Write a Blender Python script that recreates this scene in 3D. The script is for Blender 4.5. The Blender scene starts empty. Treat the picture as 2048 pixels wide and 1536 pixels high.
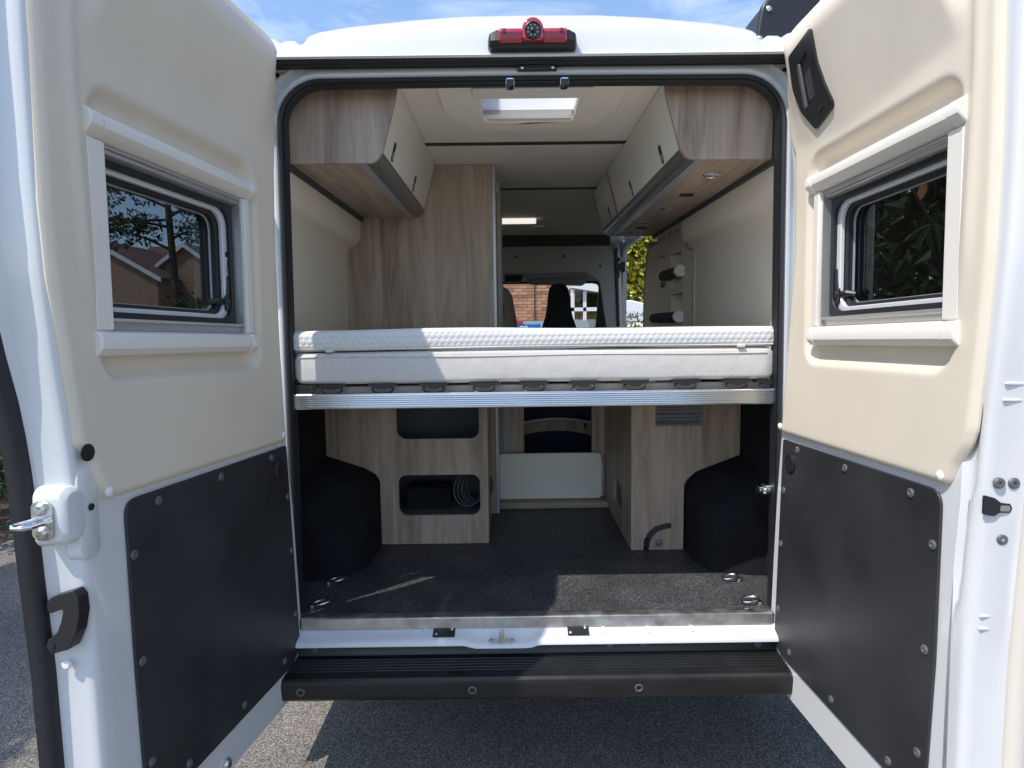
import bpy, bmesh, math, random
from mathutils import Vector, Matrix, geometry
random.seed(7)
SC = bpy.context.scene
COL = SC.collection
R = math.radians

# ------------------------------------------------------------------ camera
CAM = Vector((-0.0778, -1.9686, 1.5613))
PITCH, YAW, ROLL, FPX = R(5.2254), R(0.170), R(0.6932), 1250.0
def _rpy(v):
    x, y, z = v
    c, s = math.cos(PITCH), math.sin(PITCH); y, z = c*y + s*z, -s*y + c*z
    c, s = math.cos(YAW), math.sin(YAW); x, y = c*x + s*y, -s*x + c*y
    return Vector((x, y, z))
cr, sr = math.cos(ROLL), math.sin(ROLL)
c_right, c_up, c_fwd = _rpy((cr, 0, -sr)), _rpy((sr, 0, cr)), _rpy((0, 1, 0))
cd = bpy.data.cameras.new('camera'); cam = bpy.data.objects.new('camera', cd); COL.objects.link(cam)
cam.matrix_world = Matrix(((c_right.x, c_up.x, -c_fwd.x, CAM.x), (c_right.y, c_up.y, -c_fwd.y, CAM.y),
                           (c_right.z, c_up.z, -c_fwd.z, CAM.z), (0, 0, 0, 1)))
cd.sensor_width = 36; cd.lens = 36*FPX/2048; cd.clip_start = .05; cd.clip_end = 1000
SC.camera = cam
SC.render.resolution_x, SC.render.resolution_y = 1024, 768

# ------------------------------------------------------------------ sky, sun, exposure
SUN = Vector((1.15, 1.0, -2.28)).normalized()
world = bpy.data.worlds.new('World'); SC.world = world; world.use_nodes = True
wn, wl = world.node_tree.nodes, world.node_tree.links
wn.clear()
sky = wn.new('ShaderNodeTexSky'); sky.sky_type = 'NISHITA'; sky.sun_disc = False
sky.sun_elevation = math.asin(-SUN.z); sky.sun_rotation = math.atan2(-SUN.x, -SUN.y)
sky.air_density = 1.0; sky.dust_density = .6; sky.ozone_density = 2.0
bg = wn.new('ShaderNodeBackground'); bg.inputs['Strength'].default_value = .14
out = wn.new('ShaderNodeOutputWorld')
tc = wn.new('ShaderNodeTexCoord'); mp = wn.new('ShaderNodeMapping'); mp.inputs['Scale'].default_value = (1.6, 2.6, 7)
nz = wn.new('ShaderNodeTexNoise'); nz.inputs['Scale'].default_value = 1.7; nz.inputs['Detail'].default_value = 8; nz.inputs['Roughness'].default_value = .62
nz.inputs['Distortion'].default_value = .8
rp = wn.new('ShaderNodeValToRGB'); rp.color_ramp.elements[0].position = .50; rp.color_ramp.elements[1].position = .9
rp.color_ramp.elements[1].color = (.48, .48, .48, 1)
mx = wn.new('ShaderNodeMix'); mx.data_type = 'RGBA'
wl.new(tc.outputs['Generated'], mp.inputs['Vector']); wl.new(mp.outputs['Vector'], nz.inputs['Vector'])
wl.new(nz.outputs['Fac'], rp.inputs['Fac']); wl.new(rp.outputs['Color'], mx.inputs['Factor'])
wl.new(sky.outputs['Color'], mx.inputs['A']); mx.inputs['B'].default_value = (6.5, 7.0, 7.6, 1)
wl.new(mx.outputs['Result'], bg.inputs['Color']); wl.new(bg.outputs['Background'], out.inputs['Surface'])
sd = bpy.data.lights.new('sun', 'SUN'); sd.energy = 2.5; sd.angle = R(.53); sd.color = (1, .945, .865)
so = bpy.data.objects.new('sun', sd); COL.objects.link(so); so.location = (-6, -6, 12)
so.rotation_euler = (-SUN).to_track_quat('Z', 'Y').to_euler()
SC.view_settings.view_transform = 'Standard'; SC.view_settings.look = 'None'
SC.view_settings.exposure = .92; SC.view_settings.gamma = 1; SC.view_settings.use_curve_mapping = False
SC.render.engine = 'CYCLES'
SC.cycles.max_bounces = 8; SC.cycles.diffuse_bounces = 5; SC.cycles.transparent_max_bounces = 12

# ------------------------------------------------------------------ materials
MATS = {}
def nodes_of(m):
    return m.node_tree.nodes, m.node_tree.links
def mat(name, col, rough=.5, metal=0, bump=None, var=None, coat=0, spec=.5, sheen=0, coord='Object', bscale=(1, 1, 1)):
    """bump = (scale, strength, distance); var = (scale, amount): tone variation of the colour"""
    m = bpy.data.materials.new(name); m.use_nodes = True
    n, l = nodes_of(m); b = n['Principled BSDF']
    b.inputs['Base Color'].default_value = (*col, 1); b.inputs['Roughness'].default_value = rough
    b.inputs['Metallic'].default_value = metal; b.inputs['Coat Weight'].default_value = coat
    b.inputs['Coat Roughness'].default_value = .08
    b.inputs['Specular IOR Level'].default_value = spec; b.inputs['Sheen Weight'].default_value = sheen
    t = n.new('ShaderNodeTexCoord'); mpn = n.new('ShaderNodeMapping'); mpn.inputs['Scale'].default_value = bscale
    l.new(t.outputs[coord], mpn.inputs['Vector'])
    if bump:
        z = n.new('ShaderNodeTexNoise'); z.inputs['Scale'].default_value = bump[0]; z.inputs['Detail'].default_value = 4
        l.new(mpn.outputs['Vector'], z.inputs['Vector'])
        bp = n.new('ShaderNodeBump'); bp.inputs['Strength'].default_value = bump[1]; bp.inputs['Distance'].default_value = bump[2]
        l.new(z.outputs['Fac'], bp.inputs['Height']); l.new(bp.outputs['Normal'], b.inputs['Normal'])
    if var:
        z = n.new('ShaderNodeTexNoise'); z.inputs['Scale'].default_value = var[0]; z.inputs['Detail'].default_value = 6
        l.new(mpn.outputs['Vector'], z.inputs['Vector'])
        rmp = n.new('ShaderNodeMapRange'); rmp.inputs['From Min'].default_value = .3; rmp.inputs['From Max'].default_value = .7
        rmp.inputs['To Min'].default_value = 1 - var[1]; rmp.inputs['To Max'].default_value = 1 + var[1]
        l.new(z.outputs['Fac'], rmp.inputs['Value'])
        mm = n.new('ShaderNodeMix'); mm.data_type = 'RGBA'; mm.blend_type = 'MULTIPLY'; mm.inputs['Factor'].default_value = 1
        mm.inputs['A'].default_value = (*col, 1); l.new(rmp.outputs['Result'], mm.inputs['B'])
        l.new(mm.outputs['Result'], b.inputs['Base Color'])
        rr = n.new('ShaderNodeMapRange'); rr.inputs['From Min'].default_value = .3; rr.inputs['From Max'].default_value = .7
        rr.inputs['To Min'].default_value = max(.03, rough - .06); rr.inputs['To Max'].default_value = min(1, rough + .08)
        l.new(z.outputs['Fac'], rr.inputs['Value']); l.new(rr.outputs['Result'], b.inputs['Roughness'])
    MATS[name] = m
    return m
def wood(name, axis, tint=(1, 1, 1)):
    m = bpy.data.materials.new(name); m.use_nodes = True
    n, l = nodes_of(m); b = n['Principled BSDF']; b.inputs['Roughness'].default_value = .42
    t = n.new('ShaderNodeTexCoord')
    def noise(across, along, scale, detail, dist=0):
        mpn = n.new('ShaderNodeMapping'); s = [across]*3; s[axis] = along; mpn.inputs['Scale'].default_value = s
        l.new(t.outputs['Object'], mpn.inputs['Vector'])
        z = n.new('ShaderNodeTexNoise'); z.inputs['Scale'].default_value = scale; z.inputs['Detail'].default_value = detail
        z.inputs['Roughness'].default_value = .62; z.inputs['Distortion'].default_value = dist
        l.new(mpn.outputs['Vector'], z.inputs['Vector']); return z
    a = noise(7, .6, 2.2, 8, 1.4); f = noise(70, 2.2, 3, 4); k = noise(3.2, .4, 1.5, 3, 1.2)
    # board tone: stepped across the panel
    sx = n.new('ShaderNodeSeparateXYZ'); l.new(t.outputs['Object'], sx.inputs['Vector'])
    ad = n.new('ShaderNodeMath'); ad.operation = 'ADD'
    oth = [i for i in range(3) if i != axis]
    l.new(sx.outputs[oth[0]], ad.inputs[0]); l.new(sx.outputs[oth[1]], ad.inputs[1])
    mu = n.new('ShaderNodeMath'); mu.operation = 'MULTIPLY'; mu.inputs[1].default_value = 9.3; l.new(ad.outputs[0], mu.inputs[0])
    fl = n.new('ShaderNodeMath'); fl.operation = 'FLOOR'; l.new(mu.outputs[0], fl.inputs[0])
    wnn = n.new('ShaderNodeTexWhiteNoise'); wnn.noise_dimensions = '1D'; l.new(fl.outputs[0], wnn.inputs['W'])
    def mix2(x, y, fac):
        q = n.new('ShaderNodeMix'); q.inputs['Factor'].default_value = fac
        l.new(x, q.inputs['A']); l.new(y, q.inputs['B']); return q.outputs['Result']
    v = mix2(a.outputs['Fac'], f.outputs['Fac'], .22); v = mix2(v, k.outputs['Fac'], .25); v = mix2(v, wnn.outputs['Value'], .07)
    cr_ = n.new('ShaderNodeValToRGB'); e = cr_.color_ramp.elements
    c0, c1, c2 = (.205, .146, .106), (.360, .272, .203), (.475, .378, .295)
    e[0].position = .36; e[0].color = (*[x*y for x, y in zip(c0, tint)], 1); e[1].position = .61; e[1].color = (*[x*y for x, y in zip(c2, tint)], 1)
    q = cr_.color_ramp.elements.new(.485); q.color = (*[x*y for x, y in zip(c1, tint)], 1)
    l.new(v, cr_.inputs['Fac']); l.new(cr_.outputs['Color'], b.inputs['Base Color'])
    bp = n.new('ShaderNodeBump'); bp.inputs['Strength'].default_value = .25; bp.inputs['Distance'].default_value = .0006
    l.new(f.outputs['Fac'], bp.inputs['Height']); l.new(bp.outputs['Normal'], b.inputs['Normal'])
    rr = n.new('ShaderNodeMapRange'); rr.inputs['To Min'].default_value = .40; rr.inputs['To Max'].default_value = .58
    l.new(f.outputs['Fac'], rr.inputs['Value']); l.new(rr.outputs['Result'], b.inputs['Roughness'])
    MATS[name] = m
def glass(name, tint, refl_rough=.02, ior=1.45):
    m = bpy.data.materials.new(name); m.use_nodes = True
    n, l = nodes_of(m); n.remove(n['Principled BSDF']); o = n['Material Output']
    tr = n.new('ShaderNodeBsdfTransparent'); tr.inputs['Color'].default_value = (*tint, 1)
    gl = n.new('ShaderNodeBsdfGlossy'); gl.inputs['Roughness'].default_value = refl_rough
    lw = n.new('ShaderNodeLayerWeight'); lw.inputs['Blend'].default_value = .5
    pw = n.new('ShaderNodeMath'); pw.operation = 'POWER'; pw.inputs[1].default_value = 5; l.new(lw.outputs['Facing'], pw.inputs[0])
    fr = n.new('ShaderNodeMath'); fr.operation = 'MULTIPLY_ADD'; fr.inputs[1].default_value = .95; fr.inputs[2].default_value = .035; l.new(pw.outputs[0], fr.inputs[0])
    ms = n.new('ShaderNodeMixShader'); l.new(fr.outputs[0], ms.inputs['Fac']); l.new(tr.outputs[0], ms.inputs[1]); l.new(gl.outputs[0], ms.inputs[2])
    l.new(ms.outputs[0], o.inputs['Surface']); MATS[name] = m
def speckle(name, base, fleck, scale, thr, rough, bump=.3, dist=.001, big=None):
    m = bpy.data.materials.new(name); m.use_nodes = True
    n, l = nodes_of(m); b = n['Principled BSDF']; b.inputs['Roughness'].default_value = rough
    t = n.new('ShaderNodeTexCoord')
    v = n.new('ShaderNodeTexVoronoi'); v.inputs['Scale'].default_value = scale; l.new(t.outputs['Object'], v.inputs['Vector'])
    z = n.new('ShaderNodeTexNoise'); z.inputs['Scale'].default_value = scale*1.3; z.inputs['Detail'].default_value = 5; l.new(t.outputs['Object'], z.inputs['Vector'])
    sp = n.new('ShaderNodeSeparateColor'); l.new(v.outputs['Color'], sp.inputs['Color'])
    rmp = n.new('ShaderNodeMapRange'); rmp.inputs['From Min'].default_value = thr; rmp.inputs['From Max'].default_value = 1.0
    l.new(sp.outputs[0], rmp.inputs['Value'])
    m1 = n.new('ShaderNodeMix'); m1.data_type = 'RGBA'; m1.inputs['A'].default_value = (*base, 1); m1.inputs['B'].default_value = (*fleck, 1)
    l.new(rmp.outputs['Result'], m1.inputs['Factor']); last = m1.outputs['Result']
    zz = n.new('ShaderNodeTexNoise'); zz.inputs['Scale'].default_value = big or 3; zz.inputs['Detail'].default_value = 6; l.new(t.outputs['Object'], zz.inputs['Vector'])
    r2 = n.new('ShaderNodeMapRange'); r2.inputs['From Min'].default_value = .3; r2.inputs['From Max'].default_value = .7; r2.inputs['To Min'].default_value = .68; r2.inputs['To Max'].default_value = 1.28
    l.new(zz.outputs['Fac'], r2.inputs['Value'])
    m2 = n.new('ShaderNodeMix'); m2.data_type = 'RGBA'; m2.blend_type = 'MULTIPLY'; m2.inputs['Factor'].default_value = 1
    l.new(last, m2.inputs['A']); l.new(r2.outputs['Result'], m2.inputs['B']); l.new(m2.outputs['Result'], b.inputs['Base Color'])
    bp = n.new('ShaderNodeBump'); bp.inputs['Strength'].default_value = bump; bp.inputs['Distance'].default_value = dist
    l.new(z.outputs['Fac'], bp.inputs['Height']); l.new(bp.outputs['Normal'], b.inputs['Normal'])
    MATS[name] = m
def leafmat(name, c0, c1, trans=.25, rough=.45):
    m = bpy.data.materials.new(name); m.use_nodes = True
    n, l = nodes_of(m); b = n['Principled BSDF']; o = n['Material Output']
    g = n.new('ShaderNodeNewGeometry')
    cr_ = n.new('ShaderNodeValToRGB'); cr_.color_ramp.elements[0].color = (*c0, 1); cr_.color_ramp.elements[1].color = (*c1, 1)
    l.new(g.outputs['Random Per Island'], cr_.inputs['Fac']); l.new(cr_.outputs['Color'], b.inputs['Base Color']); b.inputs['Roughness'].default_value = rough
    tl = n.new('ShaderNodeBsdfTranslucent'); l.new(cr_.outputs['Color'], tl.inputs['Color'])
    ms = n.new('ShaderNodeMixShader'); ms.inputs['Fac'].default_value = trans
    l.new(b.outputs[0], ms.inputs[1]); l.new(tl.outputs[0], ms.inputs[2]); l.new(ms.outputs[0], o.inputs['Surface']); MATS[name] = m
def hexfabric(name, col):
    m = bpy.data.materials.new(name); m.use_nodes = True
    n, l = nodes_of(m); b = n['Principled BSDF']; b.inputs['Roughness'].default_value = .85; b.inputs['Base Color'].default_value = (*col, 1)
    b.inputs['Sheen Weight'].default_value = .15
    t = n.new('ShaderNodeTexCoord'); sx = n.new('ShaderNodeSeparateXYZ'); l.new(t.outputs['Object'], sx.inputs['Vector'])
    k = 2*math.pi/.0175
    hs = []
    zy = n.new('ShaderNodeMath'); zy.operation = 'ADD'; l.new(sx.outputs[2], zy.inputs[0]); l.new(sx.outputs[1], zy.inputs[1])
    for ang in (90, 30, 150):
        a = n.new('ShaderNodeMath'); a.operation = 'MULTIPLY'; a.inputs[1].default_value = k*math.cos(R(ang)); l.new(sx.outputs[0], a.inputs[0])
        c = n.new('ShaderNodeMath'); c.operation = 'MULTIPLY_ADD'; c.inputs[1].default_value = k*math.sin(R(ang)); l.new(zy.outputs[0], c.inputs[0]); l.new(a.outputs[0], c.inputs[2])
        s = n.new('ShaderNodeMath'); s.operation = 'COSINE'; l.new(c.outputs[0], s.inputs[0]); hs.append(s)
    s1 = n.new('ShaderNodeMath'); s1.operation = 'ADD'; l.new(hs[0].outputs[0], s1.inputs[0]); l.new(hs[1].outputs[0], s1.inputs[1])
    s2 = n.new('ShaderNodeMath'); s2.operation = 'ADD'; l.new(s1.outputs[0], s2.inputs[0]); l.new(hs[2].outputs[0], s2.inputs[1])
    mr = n.new('ShaderNodeMapRange'); mr.inputs['From Min'].default_value = -1.5; mr.inputs['From Max'].default_value = 1.4; l.new(s2.outputs[0], mr.inputs['Value'])
    bp = n.new('ShaderNodeBump'); bp.inputs['Strength'].default_value = .45; bp.inputs['Distance'].default_value = .0032
    l.new(mr.outputs['Result'], bp.inputs['Height']); l.new(bp.outputs['Normal'], b.inputs['Normal']); MATS[name] = m
def weave(name, col):
    m = bpy.data.materials.new(name); m.use_nodes = True
    n, l = nodes_of(m); b = n['Principled BSDF']; b.inputs['Roughness'].default_value = .8; b.inputs['Base Color'].default_value = (*col, 1)
    b.inputs['Sheen Weight'].default_value = .1
    t = n.new('ShaderNodeTexCoord'); mpn = n.new('ShaderNodeMapping'); mpn.inputs['Rotation'].default_value = (0, R(38), 0); l.new(t.outputs['Object'], mpn.inputs['Vector'])
    w = n.new('ShaderNodeTexWave'); w.inputs['Scale'].default_value = 62; w.inputs['Distortion'].default_value = 2.2; w.inputs['Detail'].default_value = 2; w.inputs['Detail Scale'].default_value = 2
    l.new(mpn.outputs['Vector'], w.inputs['Vector'])
    z = n.new('ShaderNodeTexNoise'); z.inputs['Scale'].default_value = 7; z.inputs['Detail'].default_value = 3; l.new(t.outputs['Object'], z.inputs['Vector'])
    b1 = n.new('ShaderNodeBump'); b1.inputs['Strength'].default_value = .4; b1.inputs['Distance'].default_value = .02; l.new(z.outputs['Fac'], b1.inputs['Height'])
    bp = n.new('ShaderNodeBump'); bp.inputs['Strength'].default_value = .35; bp.inputs['Distance'].default_value = .0016
    l.new(w.outputs['Fac'], bp.inputs['Height']); l.new(b1.outputs['Normal'], bp.inputs['Normal']); l.new(bp.outputs['Normal'], b.inputs['Normal']); MATS[name] = m

mat('paint', (.655, .66, .67), .28, coat=.6, var=(2.5, .015))
mat('cream_trim', (.71, .63, .515), .62, bump=(520, .5, .0009), var=(4, .03), spec=.35)
mat('blind_frame', (.78, .735, .665), .45, bump=(700, .12, .0003), spec=.4)
mat('silver_rail', (.52, .52, .51), .34, metal=.75)
mat('black_panel', (.025, .026, .029), .42, bump=(700, .5, .0006), var=(5, .18), spec=.5)
mat('rubber', (.012, .013, .016), .5, spec=.5)
mat('rubber_grey', (.05, .052, .055), .62, var=(30, .3))
mat('black_plastic', (.016, .016, .017), .38, bump=(500, .2, .0004))
mat('bumper_plastic', (.0085, .0085, .009), .34, bump=(420, .45, .0006), var=(9, .25))
mat('carpet', (.013, .0135, .016), .95, bump=(220, 1.0, .006), spec=.2, var=(9, .35))
mat('lining_grey', (.13, .13, .14), .85, bump=(300, .3, .001))
mat('wall_cream', (.74, .665, .545), .75, bump=(500, .3, .0008), var=(3, .02), spec=.25)
mat('ceiling_cream', (.79, .725, .61), .85, bump=(600, .35, .0008), spec=.2)
mat('ceiling_strip', (.02, .017, .015), .5)
mat('cab_grey', (.46, .45, .42), .7, bump=(300, .25, .001), spec=.3)
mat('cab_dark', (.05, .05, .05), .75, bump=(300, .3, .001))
mat('door_laminate', (.76, .73, .645), .36, var=(8, .015))
mat('grey_curve', (.19, .195, .185), .30, metal=.55)
mat('pale_strip', (.45, .45, .47), .33, metal=.3)
mat('panel_edge', (.40, .36, .32), .5)
mat('wardrobe_side', (.36, .345, .30), .45)
mat('alu', (.66, .67, .68), .24, metal=1, var=(3, .06))
mat('alu_worn', (.55, .55, .54), .42, metal=1, var=(22, .2), bscale=(1, 1, 1))
mat('zinc', (.62, .63, .60), .3, metal=1, var=(60, .15))
mat('chrome', (.8, .8, .82), .08, metal=1)
mat('white_plastic', (.78, .77, .74), .35)
mat('screw_grey', (.15, .155, .165), .38, metal=.4)
mat('red_lens', (.42, .006, .012), .12, coat=1, spec=.7)
mat('red_dark', (.16, .002, .006), .2, coat=.6)
mat('lamp_silver', (.75, .76, .76), .22, metal=.9)
mat('sticker', (.17, .165, .17), .6); mat('print', (.045, .04, .045), .7)
mat('seat_black', (.012, .012, .013), .85, bump=(300, .3, .001))
mat('seat_beige', (.42, .34, .28), .8, bump=(200, .3, .001))
mat('navy', (.012, .022, .05), .8, bump=(200, .3, .001))
mat('roller_grey', (.05, .05, .055), .8, bump=(300, .3, .001))
mat('tyre', (.02, .02, .02), .8); mat('wheel_rim', (.4, .4, .42), .35, metal=.8)
mat('brick_a', (.42, .20, .115), .9, bump=(60, .6, .004), var=(25, .2)); mat('brick_b', (.50, .27, .165), .9, bump=(60, .6, .004), var=(25, .2)); mat('brick_c', (.30, .14, .09), .9, bump=(60, .6, .004), var=(25, .2))
mat('mortar', (.42, .37, .31), .95, bump=(80, .4, .003))
mat('upvc', (.78, .78, .77), .3); mat('far_roof', (.17, .095, .075), .85, var=(3, .25)); mat('soffit', (.72, .72, .70), .5)
mat('blue_plastic', (.02, .17, .52), .4); mat('red_plastic', (.5, .03, .03), .4); mat('white_mark', (.8, .8, .8), .5)
mat('silver_car', (.42, .45, .49), .25, metal=.6, coat=.8); mat('bark', (.07, .052, .04), .95, bump=(40, .8, .01), var=(12, .3))
mat('soil', (.06, .042, .03), .95, bump=(30, .8, .02), var=(8, .4)); mat('cord', (.05, .05, .055), .5); mat('pole_grey', (.25, .25, .25), .5)
mat('dead_leaf', (.34, .13, .055), .8)
def scuff(name, amount, c):
    m = MATS[name]; n, l = nodes_of(m); b = n['Principled BSDF']
    t = n.new('ShaderNodeTexCoord'); prev = b.inputs['Base Color'].links[0].from_socket
    def layer(sc, scale, lo, hi, amt):
        nonlocal prev
        mpn = n.new('ShaderNodeMapping'); mpn.inputs['Scale'].default_value = sc; mpn.inputs['Rotation'].default_value = (.5, .3, .2); l.new(t.outputs['Object'], mpn.inputs['Vector'])
        z = n.new('ShaderNodeTexNoise'); z.inputs['Scale'].default_value = scale; z.inputs['Detail'].default_value = 3; l.new(mpn.outputs['Vector'], z.inputs['Vector'])
        r_ = n.new('ShaderNodeMapRange'); r_.inputs['From Min'].default_value = lo; r_.inputs['From Max'].default_value = hi; r_.inputs['To Max'].default_value = amt; l.new(z.outputs['Fac'], r_.inputs['Value'])
        q = n.new('ShaderNodeMix'); q.data_type = 'RGBA'; l.new(r_.outputs['Result'], q.inputs['Factor']); l.new(prev, q.inputs['A']); q.inputs['B'].default_value = (*c, 1); prev = q.outputs['Result']
    layer((1, 1, 1), 3.0, .45, .8, amount*.35); layer((6, 6, 60), 2.2, .72, .80, amount); layer((1, 1, 1), 70, .74, .82, amount*.8)
    l.new(prev, b.inputs['Base Color'])
scuff('black_panel', .35, (.16, .16, .17)); scuff('bumper_plastic', .22, (.10, .10, .10)); scuff('paint', .12, (.45, .44, .42))
hexfabric('topper_fabric', (.66, .66, .65)); weave('mattress_fabric', (.60, .575, .55))
mat('mattress_piping', (.64, .59, .52), .8)
wood('wood_up', 2); wood('wood_long', 1, (1.12, 1.1, 1.06)); wood('wood_cross', 0)
glass('tint', (.375, .40, .425)); glass('clear', (.95, .96, .96))
m = mat('frosted', (.85, .86, .86), .35); nn, ll = nodes_of(m); tl = nn.new('ShaderNodeBsdfTranslucent'); tl.inputs['Color'].default_value = (.85, .86, .88, 1)
ms = nn.new('ShaderNodeMixShader'); ms.inputs['Fac'].default_value = .75; ll.new(nn['Principled BSDF'].outputs[0], ms.inputs[1]); ll.new(tl.outputs[0], ms.inputs[2]); ll.new(ms.outputs[0], nn['Material Output'].inputs['Surface'])
speckle('asphalt', (.092, .083, .074), (.44, .395, .345), 300, .42, .9, 1.0, .005, .9)
speckle('floor_vinyl', (.030, .030, .034), (.21, .205, .215), 420, .70, .5, .3, .0005, 6)
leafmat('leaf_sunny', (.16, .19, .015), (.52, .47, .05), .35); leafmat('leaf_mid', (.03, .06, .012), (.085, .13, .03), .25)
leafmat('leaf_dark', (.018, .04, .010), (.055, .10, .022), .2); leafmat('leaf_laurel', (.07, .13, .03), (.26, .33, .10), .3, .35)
def brickmat(name):
    m = bpy.data.materials.new(name); m.use_nodes = True; n, l = nodes_of(m); b = n['Principled BSDF']; b.inputs['Roughness'].default_value = .9
    t = n.new('ShaderNodeTexCoord'); sx = n.new('ShaderNodeSeparateXYZ'); l.new(t.outputs['Object'], sx.inputs['Vector'])
    ad = n.new('ShaderNodeMath'); l.new(sx.outputs[0], ad.inputs[0]); l.new(sx.outputs[1], ad.inputs[1]); cb = n.new('ShaderNodeCombineXYZ')
    l.new(ad.outputs[0], cb.inputs[0]); l.new(sx.outputs[2], cb.inputs[1])
    br = n.new('ShaderNodeTexBrick'); br.inputs['Scale'].default_value = 1; br.inputs['Brick Width'].default_value = .225; br.inputs['Row Height'].default_value = .075; br.inputs['Mortar Size'].default_value = .008
    br.inputs['Color1'].default_value = (.40, .23, .125, 1); br.inputs['Color2'].default_value = (.28, .15, .085, 1); br.inputs['Mortar'].default_value = (.36, .31, .25, 1)
    l.new(cb.outputs[0], br.inputs['Vector']); l.new(br.outputs['Color'], b.inputs['Base Color']); MATS[name] = m
brickmat('far_brick')

# ------------------------------------------------------------------ builders
class MB:
    def __init__(s): s.v = []; s.f = []
    def add(s, vs, fs):
        o = len(s.v); s.v += [tuple(v) for v in vs]; s.f += [tuple(i + o for i in f) for f in fs]; return s
    def box(s, x0, x1, y0, y1, z0, z1):
        return s.add([(x0, y0, z0), (x1, y0, z0), (x1, y1, z0), (x0, y1, z0), (x0, y0, z1), (x1, y0, z1), (x1, y1, z1), (x0, y1, z1)],
                     [(0, 3, 2, 1), (4, 5, 6, 7), (0, 1, 5, 4), (1, 2, 6, 5), (2, 3, 7, 6), (3, 0, 4, 7)])
    def prism(s, poly, fn, t0, t1, holes=()):
        """poly and holes in 2D; fn(a, b, t) -> point; extruded from t0 to t1"""
        loops = [list(poly)] + [list(h) for h in holes]
        if holes:
            tris = geometry.tessellate_polygon([[Vector((a, b, 0)) for a, b in lp] for lp in loops])
        flat = [p for lp in loops for p in lp]; n = len(flat)
        vs = [fn(a, b, t0) for a, b in flat] + [fn(a, b, t1) for a, b in flat]
        fs = []
        if holes:
            for t in tris: fs += [tuple(t), tuple(i + n for i in reversed(t))]
        else:
            fs += [tuple(range(n)), tuple(range(2*n - 1, n - 1, -1))]
        o = 0
        for lp in loops:
            k = len(lp)
            for i in range(k):
                j = (i + 1) % k; fs.append((o + i, o + j, o + j + n, o + i + n))
            o += k
        return s.add(vs, fs)
    def loft(s, secs, closed=True, caps=True):
        k = len(secs[0]); vs = [p for q in secs for p in q]; fs = []
        for i in range(len(secs) - 1):
            for j in range(k if closed else k - 1):
                a = i*k + j; b = i*k + (j + 1) % k; fs.append((a, b, b + k, a + k))
        if caps and closed:
            fs += [tuple(range(k - 1, -1, -1)), tuple(range((len(secs) - 1)*k, len(secs)*k))]
        return s.add(vs, fs)
    def grid(s, rows, mask=None):
        nj = len(rows[0]); vs = [p for r in rows for p in r]; fs = []
        for i in range(len(rows) - 1):
            for j in range(nj - 1):
                if mask and not mask(i, j): continue
                fs.append((i*nj + j, i*nj + j + 1, (i + 1)*nj + j + 1, (i + 1)*nj + j))
        return s.add(vs, fs)
    def tube(s, path, r, seg=8, caps=True, closed=False):
        path = [Vector(p) for p in path]; secs = []; up = None; n = len(path)
        rs = r if isinstance(r, (list, tuple)) else [r]*n
        for i, p in enumerate(path):
            if closed: d = path[(i + 1) % n] - path[i - 1]
            else: d = path[min(i + 1, n - 1)] - path[max(i - 1, 0)]
            d.normalize()
            if up is None: up = Vector((0, 0, 1)) if abs(d.z) < .9 else Vector((1, 0, 0))
            x = d.cross(up).normalized(); up = x.cross(d).normalized()
            secs.append([p + (x*math.cos(2*math.pi*k/seg) + up*math.sin(2*math.pi*k/seg))*rs[i] for k in range(seg)])
        if closed: secs.append(secs[0]); caps = False
        return s.loft(secs, True, caps)
    def lathe(s, prof, c, axis, seg=14):
        """prof = [(r, h)], axis unit vector"""
        ax = Vector(axis).normalized(); t = Vector((0, 0, 1)) if abs(ax.z) < .9 else Vector((1, 0, 0))
        x = ax.cross(t).normalized(); y = ax.cross(x); c = Vector(c)
        return s.loft([[c + ax*h + (x*math.cos(2*math.pi*k/seg) + y*math.sin(2*math.pi*k/seg))*max(r, 1e-4) for k in range(seg)] for r, h in prof])
    def build(s, name, material, parent=None, tf=None, bevel=0, smooth=35, seg=2, sub=0, norm=True):
        me = bpy.data.meshes.new(name)
        vs = [tuple(tf(*v)) for v in s.v] if tf else s.v
        me.from_pydata(vs, [], s.f)
        if norm:
            bm = bmesh.new(); bm.from_mesh(me); bmesh.ops.recalc_face_normals(bm, faces=bm.faces); bm.to_mesh(me); bm.free()
        if smooth:
            me.polygons.foreach_set('use_smooth', [True]*len(me.polygons)); me.set_sharp_from_angle(angle=R(smooth))
        me.materials.append(MATS[material]); me.update()
        o = bpy.data.objects.new(name, me); COL.objects.link(o)
        if parent:
            o.parent = parent; o.matrix_parent_inverse = Matrix.Translation(-parent.matrix_world.translation) if False else Matrix.Identity(4)
        if bevel:
            b = o.modifiers.new('bevel', 'BEVEL'); b.width = bevel; b.segments = seg; b.limit_method = 'ANGLE'; b.angle_limit = R(40)
        if sub:
            b = o.modifiers.new('sub', 'SUBSURF'); b.levels = b.render_levels = sub
        return o
def thing(name, label, cat, group=None):
    o = bpy.data.objects.new(name, None); COL.objects.link(o); o.empty_display_size = .1
    o['label'] = label; o['category'] = cat
    if group: o['group'] = group
    return o
def tag(o, label, cat, group=None):
    o['label'] = label; o['category'] = cat
    if group: o['group'] = group
    return o
def struct(o): o['kind'] = 'structure'; return o
def lab(o, t): o['label'] = t; return o
def rrect(x0, x1, y0, y1, r, n=5):
    pts = []
    for cx, cy, a in ((x1 - r, y0 + r, -90), (x1 - r, y1 - r, 0), (x0 + r, y1 - r, 90), (x0 + r, y0 + r, 180)):
        for k in range(n + 1):
            t = R(a + 90*k/n); pts.append((cx + r*math.cos(t), cy + r*math.sin(t)))
    return pts
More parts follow.
